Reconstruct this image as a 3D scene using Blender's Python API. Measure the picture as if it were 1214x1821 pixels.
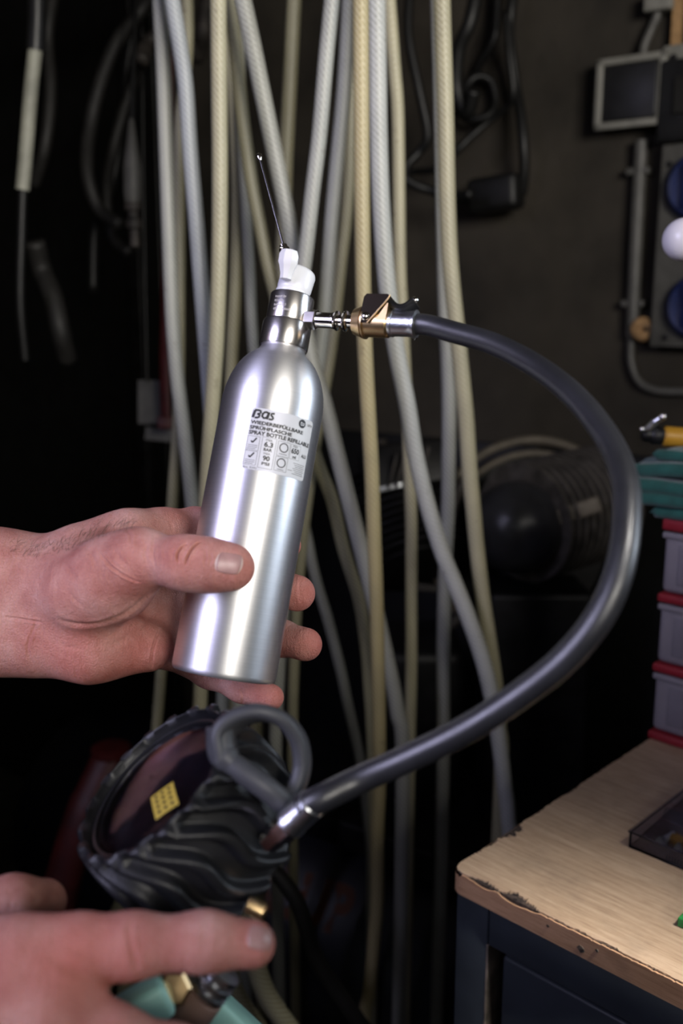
import bpy, bmesh, math, random
import numpy as np
from mathutils import Matrix, Vector

for o in list(bpy.data.objects):
    bpy.data.objects.remove(o)
SC = bpy.context.scene
COL = SC.collection
random.seed(7)
RNG = np.random.default_rng(7)

# ------------------------------------------------------------------ camera
F = 1730.0                       # focal length in pixels of the 1214 x 1821 frame
PITCH = math.radians(12.0)
CAM = np.array((0.0, 0.0, 1.5))
CR = np.array((1.0, 0, 0))                                   # camera right
CU = np.array((0, math.sin(PITCH), math.cos(PITCH)))         # camera up
CB = np.array((0, -math.cos(PITCH), math.sin(PITCH)))        # towards the camera
cd = bpy.data.cameras.new('camera')
cam = bpy.data.objects.new('camera', cd)
COL.objects.link(cam)
cam.location = CAM
cam.rotation_euler = (math.pi / 2 - PITCH, 0, 0)
cd.sensor_fit = 'VERTICAL'
cd.sensor_height = 36.0
cd.lens = F / 1821 * 36.0
cd.clip_start = 0.02
cd.dof.use_dof = True
cd.dof.focus_distance = 0.59
cd.dof.aperture_fstop = 5.7
SC.camera = cam

# ------------------------------------------------------------------ light
SC.view_settings.view_transform = 'Standard'
SC.view_settings.look = 'None'
SC.view_settings.gamma = 1.0
SC.view_settings.use_curve_mapping = False
SC.view_settings.exposure = 0.0
wd = bpy.data.worlds.new('sky')
SC.world = wd
wd.use_nodes = True
wd.node_tree.nodes['Background'].inputs[0].default_value = (0.78, 0.84, 1.0, 1)
wd.node_tree.nodes['Background'].inputs[1].default_value = 0.18


def area(name, loc, target, sx, sy, power, color, spread=180):
    ld = bpy.data.lights.new(name, 'AREA')
    ld.shape = 'RECTANGLE'
    ld.size, ld.size_y = sx, sy
    ld.energy = power
    ld.color = color
    ld.spread = math.radians(spread)
    ob = bpy.data.objects.new(name, ld)
    COL.objects.link(ob)
    ob.location = loc
    ob.rotation_euler = (Vector(target) - Vector(loc)).to_track_quat('-Z', 'Y').to_euler()
    return ob


area('daylight_door', (0.95, -1.55, 2.02), (-0.05, 1.0, 1.62), 1.0, 1.0, 34, (1.0, 0.95, 0.87), 110)
area('daylight_window', (-1.35, -0.45, 2.05), (0.02, 0.55, 1.25), 0.85, 1.0, 4.2, (0.70, 0.68, 1.0), 56)
area('bench_fill', (0.72, -0.05, 2.55), (0.17, 0.49, 1.06), 0.20, 0.20, 0.80, (1.0, 0.97, 0.93), 15)  # added lamp that brightens the bench front, not a known source
area('side_window', (1.28, 0.50, 1.95), (-0.05, 0.62, 1.74), 0.45, 0.8, 1.9, (0.76, 0.86, 1.0), 54)

# ------------------------------------------------------------------ geometry helpers


def V(*a):
    return np.array(a, float)


def ray(px, py):
    u, v = (px - 607.0) / F, (910.5 - py) / F
    return u * CR + v * CU - CB


def at(px, py, d):
    return CAM + ray(px, py) * d


def atY(px, py, Y):
    r = ray(px, py)
    return CAM + r * (Y / r[1])


def atZ(px, py, z):
    r = ray(px, py)
    return CAM + r * ((z - CAM[2]) / r[2])


def unit(v):
    v = np.asarray(v, float)
    return v / np.linalg.norm(v)


def frame(o, z, xhint=(1, 0, 0)):
    z = unit(z)
    x = np.asarray(xhint, float)
    x = unit(x - z * np.dot(x, z))
    y = np.cross(z, x)
    M = np.eye(4)
    M[:3, 0], M[:3, 1], M[:3, 2], M[:3, 3] = x, y, z, o
    return M


def xf(M, pts):
    pts = np.asarray(pts, float).reshape(-1, 3)
    return pts @ M[:3, :3].T + M[:3, 3]


def spline(pts, n=8):
    """Catmull-Rom through pts (any dimension)."""
    p = np.asarray(pts, float)
    if len(p) < 3:
        t = np.linspace(0, 1, n + 1)[:, None]
        return p[0] * (1 - t) + p[-1] * t
    q = np.vstack([2 * p[0] - p[1], p, 2 * p[-1] - p[-2]])
    out = []
    for i in range(1, len(q) - 2):
        p0, p1, p2, p3 = q[i - 1], q[i], q[i + 1], q[i + 2]
        for k in range(n):
            t = k / n
            out.append(0.5 * ((2 * p1) + (-p0 + p2) * t + (2 * p0 - 5 * p1 + 4 * p2 - p3) * t * t
                              + (-p0 + 3 * p1 - 3 * p2 + p3) * t ** 3))
    out.append(p[-1])
    return np.array(out)


WM = {}            # world matrix of every object built


class MB:
    """collects shapes and links them as one mesh object"""

    def __init__(s):
        s.v, s.f, s.uv = [], [], []
        s.n = 0

    def add(s, verts, faces, uvs=None):
        verts = np.asarray(verts, float).reshape(-1, 3)
        s.v.append(verts)
        for i, f in enumerate(faces):
            s.f.append([k + s.n for k in f])
            s.uv.append(uvs[i] if uvs is not None else None)
        s.n += len(verts)
        return s

    def box(s, M, size, bevel=0.0):
        """box centred on M's origin; bevel chamfers all edges"""
        hx, hy, hz = [k / 2 for k in size]
        if bevel <= 0:
            vs = [(x, y, z) for x in (-hx, hx) for y in (-hy, hy) for z in (-hz, hz)]
            fs = [(0, 1, 3, 2), (4, 6, 7, 5), (0, 4, 5, 1), (2, 3, 7, 6), (0, 2, 6, 4), (1, 5, 7, 3)]
            return s.add(xf(M, vs), fs)
        bm = bmesh.new()
        bmesh.ops.create_cube(bm, size=1.0, matrix=Matrix.Diagonal((2 * hx, 2 * hy, 2 * hz, 1)))
        bmesh.ops.bevel(bm, geom=bm.edges[:], offset=min(bevel, hx * .95, hy * .95, hz * .95), segments=3, profile=0.5, affect='EDGES')
        bm.verts.index_update()
        vs = [tuple(v.co) for v in bm.verts]
        fs = [[v.index for v in f.verts] for f in bm.faces]
        bm.free()
        return s.add(xf(M, vs), fs)

    def lathe(s, M, prof, seg=48, cap=True, rfun=None, off=0.0):
        """prof: list of (r, z); revolve about M's z axis"""
        vs, fs = [], []
        m = len(prof)
        for j in range(seg):
            a = 2 * math.pi * (j + off) / seg
            for (r, z) in prof:
                rr = r if rfun is None else rfun(r, z, a)
                vs.append((rr * math.cos(a), rr * math.sin(a), z))
        for j in range(seg):
            k = (j + 1) % seg
            for i in range(m - 1):
                fs.append((j * m + i, k * m + i, k * m + i + 1, j * m + i + 1))
        if cap:
            if prof[0][0] > 1e-6:
                fs.append([j * m for j in range(seg)][::-1])
            if prof[-1][0] > 1e-6:
                fs.append([j * m + m - 1 for j in range(seg)])
        return s.add(xf(M, vs), fs)

    def tube(s, path, rad, seg=14, cap=True, flat=1.0, hint=None):
        """sweep a circle (or ellipse, flat = width/height) along path, with uv (around, metres)"""
        p = np.asarray(path, float)
        n = len(p)
        rad = np.full(n, rad) if np.isscalar(rad) else np.asarray(rad, float)
        t = np.gradient(p, axis=0)
        t /= np.linalg.norm(t, axis=1)[:, None] + 1e-12
        x = np.asarray(hint if hint is not None else (0.31, 0.87, 0.11), float)
        x = unit(x - t[0] * np.dot(x, t[0]))
        L = 0.0
        vs, ls = [], []
        ang = np.arange(seg) / seg * 2 * math.pi
        for i in range(n):
            if i:
                L += np.linalg.norm(p[i] - p[i - 1])
            x = unit(x - t[i] * np.dot(x, t[i]))
            y = np.cross(t[i], x)
            vs.append(p[i] + rad[i] * (np.cos(ang)[:, None] * x * flat + np.sin(ang)[:, None] * y))
            ls.append(L)
        fs, uvs = [], []
        for i in range(n - 1):
            for j in range(seg):
                k = (j + 1) % seg
                fs.append((i * seg + j, i * seg + k, (i + 1) * seg + k, (i + 1) * seg + j))
                a, b = j / seg, (j + 1) / seg
                uvs.append(((a, ls[i]), (b, ls[i]), (b, ls[i + 1]), (a, ls[i + 1])))
        if cap:
            fs.append(list(range(seg))[::-1]); uvs.append(None)
            fs.append([(n - 1) * seg + j for j in range(seg)]); uvs.append(None)
        return s.add(np.vstack(vs), fs, uvs)

    def cyl(s, a, b, r, seg=24, r2=None):
        a, b = np.asarray(a, float), np.asarray(b, float)
        L = np.linalg.norm(b - a)
        h = (0, 0, 1) if abs(unit(b - a)[2]) < .9 else (1, 0, 0)
        return s.lathe(frame(a, b - a, h), [(r, 0), (r if r2 is None else r2, L)], seg)

    def ball(s, c, r, seg=20, sc=(1, 1, 1)):
        M = np.eye(4); M[:3, 3] = c
        M[:3, :3] = np.diag(sc)
        k = seg // 2
        return s.lathe(M, [(r * math.sin(math.pi * i / k), -r * math.cos(math.pi * i / k)) for i in range(k + 1)], seg, cap=False)

    def prism(s, M, outline, z0, z1):
        n = len(outline)
        vs = [(x, y, z0) for x, y in outline] + [(x, y, z1) for x, y in outline]
        fs = [list(range(n))[::-1], list(range(n, 2 * n))] + [(i, (i + 1) % n, n + (i + 1) % n, n + i) for i in range(n)]
        return s.add(xf(M, vs), fs)

    def build(s, name, mat, parent=None, smooth=40, origin=None, kind=None):
        v = np.vstack(s.v)
        me = bpy.data.meshes.new(name)
        if parent is not None:
            M = WM[parent]
        else:
            M = np.eye(4)
            M[:3, 3] = origin if origin is not None else (v[:, 0].mean(), v[:, 1].mean(), v[:, 2].min())
        Mi = np.linalg.inv(M)
        me.from_pydata(xf(Mi, v).tolist(), [], s.f)
        if any(u is not None for u in s.uv):
            ul = me.uv_layers.new(name='UVMap')
            buf = []
            for u, f in zip(s.uv, s.f):
                buf.extend([c for q in (u if u is not None else [(0, 0)] * len(f)) for c in q])
            ul.data.foreach_set('uv', buf)
        me.materials.append(mat)
        me.update()
        bm = bmesh.new(); bm.from_mesh(me)
        bmesh.ops.remove_doubles(bm, verts=bm.verts[:], dist=1e-7)
        bmesh.ops.recalc_face_normals(bm, faces=bm.faces[:])
        bm.to_mesh(me); bm.free()
        if smooth:
            me.shade_smooth()
            if smooth < 180:
                me.set_sharp_from_angle(angle=math.radians(smooth))
        ob = bpy.data.objects.new(name, me)
        COL.objects.link(ob)
        if parent is not None:
            ob.parent = parent
        else:
            ob.matrix_world = Matrix(M.tolist())
        WM[ob] = M
        if kind:
            ob['kind'] = kind
        return ob


def tag(o, label, cat, group=None):
    o['label'] = label
    o['category'] = cat
    if group:
        o['group'] = group
    return o


def thing(name, loc, label, cat, group=None, M=None):
    o = bpy.data.objects.new(name, None)
    o.empty_display_size = 0.02
    COL.objects.link(o)
    if M is None:
        M = np.eye(4); M[:3, 3] = loc
    o.matrix_world = Matrix(M.tolist())
    WM[o] = M
    return tag(o, label, cat, group)


# ------------------------------------------------------------------ materials


def nodes(name):
    m = bpy.data.materials.new(name)
    m.use_nodes = True
    nt = m.node_tree
    return m, nt, nt.nodes['Principled BSDF']


def ramp(nt, fac, stops):
    r = nt.nodes.new('ShaderNodeValToRGB')
    el = r.color_ramp.elements
    while len(el) < len(stops):
        el.new(0.5)
    for e, (p, c) in zip(el, stops):
        e.position = p
        e.color = (*c, 1)
    nt.links.new(fac, r.inputs[0])
    return r.outputs[0]


def noise(nt, scale, detail=4, rough=.55, coord='Object', vec=None):
    t = nt.nodes.new('ShaderNodeTexNoise')
    t.inputs['Scale'].default_value = scale
    t.inputs['Detail'].default_value = detail
    t.inputs['Roughness'].default_value = rough
    if vec is None:
        c = nt.nodes.new('ShaderNodeTexCoord')
        vec = c.outputs[coord]
    nt.links.new(vec, t.inputs['Vector'])
    return t.outputs['Fac']


def math_(nt, op, a, b=None, c=None):
    n = nt.nodes.new('ShaderNodeMath')
    n.operation = op
    for i, x in enumerate((a, b, c)):
        if x is None:
            continue
        if isinstance(x, (int, float)):
            n.inputs[i].default_value = x
        else:
            nt.links.new(x, n.inputs[i])
    return n.outputs[0]


def mixc(nt, fac, a, b):
    n = nt.nodes.new('ShaderNodeMix')
    n.data_type = 'RGBA'
    for i, x in ((0, fac), (6, a), (7, b)):
        if isinstance(x, (tuple, list)):
            n.inputs[i].default_value = (*x, 1) if len(x) == 3 else x
        elif isinstance(x, (int, float)):
            n.inputs[i].default_value = x
        else:
            nt.links.new(x, n.inputs[i])
    return n.outputs[2]


def bump(nt, b, h, strength=.3, dist=.001):
    n = nt.nodes.new('ShaderNodeBump')
    n.inputs['Strength'].default_value = strength
    n.inputs['Distance'].default_value = dist
    nt.links.new(h, n.inputs['Height'])
    nt.links.new(n.outputs[0], b.inputs['Normal'])


def mat(name, col, rough=.5, metal=0.0, var=.12, vscale=30, bs=0.0, bscale=200, bdist=.001, spec=.5, coat=0.0, trans=0.0, ior=1.45, alpha=1.0, sheen=0.0):
    m, nt, b = nodes(name)
    c2 = tuple(max(0, k * (1 - 2 * var)) for k in col)
    c1 = tuple(min(1, k * (1 + var)) for k in col)
    f = noise(nt, vscale)
    nt.links.new(ramp(nt, f, [(.3, c2), (.7, c1)]), b.inputs['Base Color'])
    rr = math_(nt, 'MULTIPLY_ADD', noise(nt, vscale * 2.3), rough * .35, rough * .82)
    nt.links.new(rr, b.inputs['Roughness'])
    b.inputs['Metallic'].default_value = metal
    b.inputs['Specular IOR Level'].default_value = spec
    b.inputs['Coat Weight'].default_value = coat
    b.inputs['Coat Roughness'].default_value = .08
    b.inputs['Transmission Weight'].default_value = trans
    b.inputs['IOR'].default_value = ior
    b.inputs['Alpha'].default_value = alpha
    b.inputs['Sheen Weight'].default_value = sheen
    if bs:
        bump(nt, b, noise(nt, bscale), bs, bdist)
    return m


def braid_mat(name, col, thread, dirt=.25):
    """translucent pvc hose with a diagonal woven reinforcement (uv: turns around, metres along)"""
    m, nt, b = nodes(name)
    uv = nt.nodes.new('ShaderNodeUVMap')
    sp = nt.nodes.new('ShaderNodeSeparateXYZ')
    nt.links.new(uv.outputs[0], sp.inputs[0])
    u = math_(nt, 'MULTIPLY', sp.outputs[0], 9.0)
    v = math_(nt, 'MULTIPLY', sp.outputs[1], 1 / .0066)
    h = []
    for s, w in ((1, 1.0), (-1, .55)):
        ph = math_(nt, 'MULTIPLY_ADD', v, s, u)
        sn = math_(nt, 'SINE', math_(nt, 'MULTIPLY', ph, 2 * math.pi))
        h.append(math_(nt, 'MULTIPLY', math_(nt, 'MULTIPLY_ADD', sn, .5, .5), w))
    hh = math_(nt, 'MAXIMUM', h[0], h[1])
    f = noise(nt, 26)
    dk = tuple(k * (1 - dirt) for k in col)
    base = ramp(nt, f, [(.32, dk), (.62, col)])
    spots = ramp(nt, noise(nt, 95, 2), [(.70, (0, 0, 0)), (.76, (1, 1, 1))])
    c = mixc(nt, math_(nt, 'MULTIPLY', math_(nt, 'POWER', hh, 1.5), .95), base, thread)
    c = mixc(nt, math_(nt, 'MULTIPLY', spots, .35), c, (.10, .075, .04))
    nt.links.new(c, b.inputs['Base Color'])
    b.inputs['Roughness'].default_value = .38
    b.inputs['Specular IOR Level'].default_value = .45
    bump(nt, b, hh, .25, .0008)
    return m


def aluminium(name, col, rough, aniso, rot=0.0):
    m, nt, b = nodes(name)
    b.inputs['Metallic'].default_value = 1.0
    tc = nt.nodes.new('ShaderNodeTexCoord')
    mp = nt.nodes.new('ShaderNodeMapping')
    mp.inputs['Scale'].default_value = (1, 1, 60)
    nt.links.new(tc.outputs['Object'], mp.inputs[0])
    f = noise(nt, 40, 3, .6, vec=mp.outputs[0])
    nt.links.new(ramp(nt, f, [(.3, tuple(k * .90 for k in col)), (.7, col)]), b.inputs['Base Color'])
    b.inputs['Roughness'].default_value = rough
    b.inputs['Anisotropic'].default_value = aniso
    b.inputs['Anisotropic Rotation'].default_value = rot
    tg = nt.nodes.new('ShaderNodeTangent')
    tg.direction_type = 'RADIAL'
    tg.axis = 'Z'
    nt.links.new(tg.outputs[0], b.inputs['Tangent'])
    return m


def skin_mat():
    m, nt, b = nodes('skin')
    at_ = nt.nodes.new('ShaderNodeAttribute')
    at_.attribute_name = 'flush'
    f = noise(nt, 55, 5)
    base = ramp(nt, f, [(.30, (.36, .145, .122)), (.50, (.47, .23, .195)), (.72, (.56, .325, .285))])
    red = ramp(nt, noise(nt, 90, 4), [(.3, (.43, .10, .073)), (.7, (.54, .165, .13))])
    c = mixc(nt, at_.outputs['Fac'], base, red)
    pores = ramp(nt, noise(nt, 900, 2), [(.35, (.80, .74, .72)), (.55, (1, 1, 1))])
    mu = nt.nodes.new('ShaderNodeMix'); mu.data_type = 'RGBA'; mu.blend_type = 'MULTIPLY'
    mu.inputs[0].default_value = .45
    nt.links.new(c, mu.inputs[6]); nt.links.new(pores, mu.inputs[7])
    nt.links.new(mu.outputs[2], b.inputs['Base Color'])
    b.inputs['Roughness'].default_value = .55
    b.inputs['Specular IOR Level'].default_value = .34
    b.inputs['Subsurface Weight'].default_value = .18
    b.inputs['Subsurface Radius'].default_value = (1.0, .35, .2)
    b.inputs['Subsurface Scale'].default_value = .004
    hh = math_(nt, 'ADD', math_(nt, 'MULTIPLY', noise(nt, 260, 8, .72), .8), math_(nt, 'MULTIPLY', noise(nt, 1100, 3), .4))
    tc = nt.nodes.new('ShaderNodeTexCoord')
    mp = nt.nodes.new('ShaderNodeMapping')
    mp.inputs['Scale'].default_value = (430, 90, 90)
    mp.inputs['Rotation'].default_value = (0, .25, 0)
    nt.links.new(tc.outputs['Object'], mp.inputs[0])
    ln = noise(nt, 1.0, 3, .6, vec=mp.outputs[0])
    vo = nt.nodes.new('ShaderNodeTexVoronoi')
    vo.feature = 'DISTANCE_TO_EDGE'
    vo.inputs['Scale'].default_value = 620
    nt.links.new(tc.outputs['Object'], vo.inputs['Vector'])
    cells = math_(nt, 'MINIMUM', math_(nt, 'MULTIPLY', vo.outputs['Distance'], 4.0), .6)
    hh = math_(nt, 'ADD', hh, math_(nt, 'ADD', math_(nt, 'MULTIPLY', ln, 1.1), math_(nt, 'MULTIPLY', cells, .35)))
    bump(nt, b, hh, .65, .0017)
    return m


def wood_mat(name, lo, hi, dark, sx, sy):
    m, nt, b = nodes(name)
    tc = nt.nodes.new('ShaderNodeTexCoord')
    mp = nt.nodes.new('ShaderNodeMapping')
    mp.inputs['Scale'].default_value = (sx, sy, sy)
    nt.links.new(tc.outputs['Object'], mp.inputs[0])
    f = noise(nt, 9, 6, .62, vec=mp.outputs[0])
    g = noise(nt, 34, 3, .6, vec=mp.outputs[0])
    c = ramp(nt, f, [(.25, dark), (.45, lo), (.62, hi), (.8, lo)])
    c2 = ramp(nt, g, [(.36, dark), (.50, hi)])
    c = mixc(nt, .38, c, c2)
    dirt = ramp(nt, noise(nt, 14, 5, .7), [(.52, (0, 0, 0)), (.75, (1, 1, 1))])
    c = mixc(nt, math_(nt, 'MULTIPLY', dirt, .35), c, (.10, .075, .06))
    nt.links.new(c, b.inputs['Base Color'])
    b.inputs['Roughness'].default_value = .42
    bump(nt, b, g, .12, .0006)
    return m


M_ = {}
M_['alu'] = aluminium('brushed_aluminium', (.88, .88, .90), .45, .58, .25)
M_['chrome'] = aluminium('satin_chrome', (.74, .71, .69), .27, .35, .25)
M_['nickel'] = mat('nickel_plate', (.74, .70, .66), .12, 1, var=.06)
M_['steel'] = mat('zinc_steel', (.62, .64, .67), .30, 1, var=.10, vscale=80, bs=.15, bscale=500)
M_['brass'] = mat('satin_brass', (.62, .45, .24), .34, 1, var=.10, vscale=60)
M_['bronze'] = mat('dark_bronze_clip', (.016, .010, .007), .62, 0, var=.2, spec=.15)
M_['wire'] = mat('steel_wand', (.34, .33, .34), .25, 1, var=.08)
M_['white_pl'] = mat('white_plastic', (.66, .66, .69), .30, 0, var=.02)
M_['label'] = mat('label_film', (.56, .57, .60), .38, 0, var=.02)
M_['ink'] = mat('black_ink', (.012, .012, .014), .5, 0, var=.1)
M_['engrave'] = mat('laser_engraving', (.52, .50, .48), .7, 0, var=.05)
M_['rubber'] = mat('black_hose_rubber', (.017, .0175, .021), .38, 0, var=.15, vscale=60, bs=.10, bscale=900, spec=.9)
M_['boot'] = mat('dark_grey_rubber', (.010, .0105, .0125), .42, 0, var=.2, vscale=40, bs=.2, bscale=600, spec=.5)
M_['hook'] = mat('grey_rubber_hook', (.050, .052, .060), .48, 0, var=.12, vscale=40, bs=.15, bscale=500)
M_['dial'] = mat('dark_dial', (.018, .016, .028), .5, 0, var=.2)
M_['glass'] = mat('gauge_glass', (.50, .48, .60), .05, 0, var=.02, trans=1.0, ior=1.32)
M_['sticker'] = mat('yellow_sticker', (.42, .31, .05), .5, 0, var=.08)
M_['skin'] = skin_mat()
M_['nail'] = mat('fingernail', (.36, .20, .185), .38, 0, var=.10, vscale=120, spec=.6)
M_['nailrim'] = mat('fingernail_edge', (.55, .42, .38), .4, 0, var=.06)
M_['hair'] = mat('arm_hair', (.10, .06, .035), .5, 0)
M_['mint'] = mat('mint_paint', (.30, .56, .50), .45, 0, var=.06)
M_['mintbrown'] = mat('brown_plastic', (.20, .13, .11), .4, 0, var=.1)
M_['blackpl'] = mat('black_plastic', (.012, .012, .013), .4, 0, var=.2)
M_['concrete'] = mat('grimy_plaster', (.035, .029, .022), .9, 0, var=.28, vscale=5, bs=.5, bscale=40, bdist=.004)
M_['floor'] = mat('oily_concrete_floor', (.06, .055, .05), .8, 0, var=.3, vscale=6, bs=.3, bscale=60, bdist=.003)
M_['ceiling'] = mat('sooty_ceiling', (.07, .065, .06), .9, 0, var=.2, vscale=4, bs=.3, bscale=40)
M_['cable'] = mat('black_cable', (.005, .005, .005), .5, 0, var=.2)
M_['cable_grey'] = mat('dusty_dark_cable', (.014, .013, .012), .6, 0, var=.25)
M_['paletube'] = mat('pale_grey_tube', (.30, .30, .25), .5, 0, var=.15)
M_['greypl'] = mat('weathered_grey_plastic', (.20, .195, .175), .55, 0, var=.12)
M_['conduit'] = mat('grey_conduit', (.085, .082, .076), .5, 0, var=.15)
M_['socketblue'] = mat('blue_socket_plastic', (.007, .016, .085), .4, 0, var=.15)
M_['oldwood'] = mat('old_pine_batten', (.34, .20, .09), .7, 0, var=.2, vscale=60)
M_['ball'] = mat('white_gloss_plastic', (.62, .60, .65), .25, 0, var=.03)
M_['castiron'] = mat('black_cast_iron', (.012, .0115, .012), .45, .3, var=.35, vscale=30, bs=.3, bscale=150)
M_['castdust'] = mat('dusty_motor_casting', (.085, .076, .070), .6, .1, var=.3, vscale=40, bs=.3, bscale=120)
M_['castdome'] = mat('dark_grey_enamel', (.030, .030, .034), .30, 0, var=.15)
M_['guard'] = mat('dusty_tan_steel', (.13, .11, .085), .6, .1, var=.2)
M_['castgrey'] = mat('dusty_cast_metal', (.045, .038, .033), .6, .2, var=.4, vscale=40, bs=.3, bscale=120)
M_['tank'] = mat('dark_blue_enamel', (.008, .009, .014), .42, 0, var=.25, vscale=12)
M_['orange'] = mat('faded_orange_lettering', (.11, .03, .008), .6, 0, var=.2)
M_['red'] = mat('red_enamel', (.055, .004, .003), .5, 0, var=.2)
M_['redpl'] = mat('red_plastic', (.20, .012, .020), .4, 0, var=.08)
M_['frost'] = mat('frosted_drawer_plastic', (.21, .192, .215), .40, 0, var=.05, trans=.15)
M_['frost_lo'] = mat('frosted_inner_plastic', (.15, .138, .16), .5, 0, var=.06)
M_['cloth'] = mat('green_cotton', (.008, .070, .057), .9, 0, var=.15, vscale=60, bs=.35, bscale=900, sheen=.2)
M_['yellowpl'] = mat('amber_plastic', (.40, .205, .02), .4, 0, var=.12)
M_['cab'] = mat('blue_grey_steel_paint', (.024, .029, .035), .42, 0, var=.12, vscale=25, bs=.08, bscale=300)
M_['cabedge'] = mat('worn_paint_edge', (.16, .13, .10), .6, 0, var=.3, vscale=60)
M_['core'] = mat('dark_chipboard', (.055, .038, .028), .95, 0, var=.5, vscale=250, bs=1.0, bscale=350, bdist=.003)
M_['wood'] = wood_mat('oak_laminate', (.32, .215, .135), (.43, .315, .215), (.20, .125, .078), 1.6, 30)
M_['woodedge'] = wood_mat('oak_edge_band', (.33, .185, .10), (.42, .25, .145), (.20, .105, .055), 1.5, 30)
M_['clear'] = mat('clear_box_plastic', (.72, .72, .78), .10, 0, var=.03, trans=1.0, ior=1.2)
M_['greenpl'] = mat('green_plastic_frame', (.02, .24, .05), .4, 0, var=.1)
BR = {
    'yellow': braid_mat('braided_hose_amber', (0.352, 0.280, 0.120), (0.515, 0.452, 0.281)),
    'cream': braid_mat('braided_hose_cream', (0.320, 0.288, 0.168), (0.484, 0.452, 0.328)),
    'olive': braid_mat('braided_hose_olive', (0.248, 0.228, 0.136), (0.390, 0.367, 0.257)),
    'grey': braid_mat('braided_hose_grey', (0.272, 0.272, 0.240), (0.468, 0.476, 0.445)),
    'cool': braid_mat('braided_hose_cool_grey', (0.256, 0.272, 0.280), (0.468, 0.491, 0.515)),
    'white': braid_mat('braided_hose_milky', (0.360, 0.360, 0.328), (0.577, 0.593, 0.577)),
}

# ------------------------------------------------------------------ room shell
WP = atY(1120, 165, 1.75)
EW = V(math.sin(math.radians(55)), -math.cos(math.radians(55)), 0)     # along the back wall, to the right
NW = V(-EW[1] * -1, -EW[0], 0)
NW = V(EW[1], -EW[0], 0)                                               # towards the room
if NW[1] > 0:
    NW = -NW


def onwall(px, py, off=0.0):
    r = ray(px, py)
    k = np.dot(WP + NW * off - CAM, NW) / np.dot(r, NW)
    return CAM + r * k


def wallframe(p):
    """x along wall to the right, y up, z out of the wall"""
    M = np.eye(4)
    M[:3, 0], M[:3, 1], M[:3, 2], M[:3, 3] = EW, (0, 0, 1), NW, p
    return M


def struct(name, mb, m, **k):
    o = mb.build(name, m, smooth=0, **k)
    o['kind'] = 'structure'
    return o


w0 = WP - EW * 2.9; w1 = WP + EW * 1.3
Mw = wallframe(V(*(w0 + w1)[:2] / 2, 1.3) - NW * .05)
struct('wall_back', MB().box(Mw, (4.2, 2.6, .1)), M_['concrete'])
xl = w0[0]
struct('wall_left', MB().box(np.array([[1, 0, 0, xl - .05], [0, 1, 0, (w0[1] - 2.6) / 2], [0, 0, 1, 1.3], [0, 0, 0, 1.]]), (.1, w0[1] + 2.6, 2.6)), M_['concrete'])
struct('wall_right', MB().box(np.array([[1, 0, 0, w1[0] + .05], [0, 1, 0, (w1[1] - 2.6) / 2], [0, 0, 1, 1.3], [0, 0, 0, 1.]]), (.1, w1[1] + 2.6, 2.6)), M_['concrete'])
xm, xw = (xl + w1[0]) / 2, w1[0] - xl + .2
struct('floor', MB().box(np.array([[1, 0, 0, xm], [0, 1, 0, .3], [0, 0, 1, -.05], [0, 0, 0, 1.]]), (xw, 6.2, .1)), M_['floor'])
struct('ceiling', MB().box(np.array([[1, 0, 0, xm], [0, 1, 0, .3], [0, 0, 1, 2.65], [0, 0, 0, 1.]]), (xw, 6.2, .1)), M_['ceiling'])

# ------------------------------------------------------------------ workbench
ZB = 1.06
SB = .733                          # bench furniture scale
C0 = atZ(799, 1543, ZB)
EX = unit(atZ(1214, 1750, ZB) - C0)
EY = V(-EX[1], EX[0], 0)


def benchM(x, y, z):
    M = np.eye(4)
    M[:3, 0], M[:3, 1], M[:3, 3] = EX, EY, C0 + EX * x + EY * y + V(0, 0, z)
    return M


def bxy(px, py, z=ZB):
    p = atZ(px, py, z) - C0
    return float(np.dot(p, EX)), float(np.dot(p, EY))


BW, BD, BT = .55, .385, .019
bench = thing('workbench', C0 * V(1, 1, 0), 'blue-grey steel workbench with a chipped wood-grain laminate top', 'workbench', M=benchM(0, 0, -ZB))


def jag(n, a):
    return a * np.abs(RNG.normal(size=n))


def chip(x, c, w, d):
    q = np.clip(1 - ((x - c) / w) ** 2, 0, None)
    return d * np.sqrt(q)


xs = np.linspace(.012, BW, 420)
fy = .0012 + jag(len(xs), .0005)
c1, c2 = bxy(862, 1570)[0], bxy(918, 1597)[0]
for c, w, d in ((c1, .011, .0062), (c1 - .009, .007, .0032), (c2, .015, .0078), (c2 + .012, .009, .0048), (c2 - .017, .008, .003),
                (bxy(1040, 1650)[0], .008, .0025), (bxy(1090, 1676)[0], .010, .003), (bxy(1000, 1630)[0], .006, .002)):
    fy = np.maximum(fy, chip(xs, c, w, d) * (1 + .25 * RNG.normal(size=len(xs)) * (np.abs(xs - c) < w)))
ys = np.linspace(.012, BD, 260)
fx = .001 + jag(len(ys), .0009)
e1 = bxy(893, 1472)[1]
for c, w, d in ((e1, .017, .0085), (e1 - .027, .010, .0045), (e1 + .045, .010, .003), (e1 + .10, .015, .004), (e1 - .045, .008, .0035)):
    fx = np.maximum(fx, chip(ys, c, w, d) * (1 + .25 * RNG.normal(size=len(ys)) * (np.abs(ys - c) < w)))
top = [(x, y) for x, y in zip(xs, fy)] + [(BW, BD)] + [(x, y) for x, y in zip(fx[::-1], ys[::-1])] + [(.003, .006), (.006, .003)]
B0 = benchM(0, 0, 0)
MB().prism(B0, top, -.0012, 0).build('laminate_top', M_['wood'], bench, smooth=0)
core = [(.010, .0016), (BW, .0016), (BW, BD - .001), (.0016, BD - .001), (.0016, .010)]
MB().prism(B0, core, -BT + .0005, -.0012).build('chipboard_core', M_['core'], bench, smooth=0)
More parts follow.
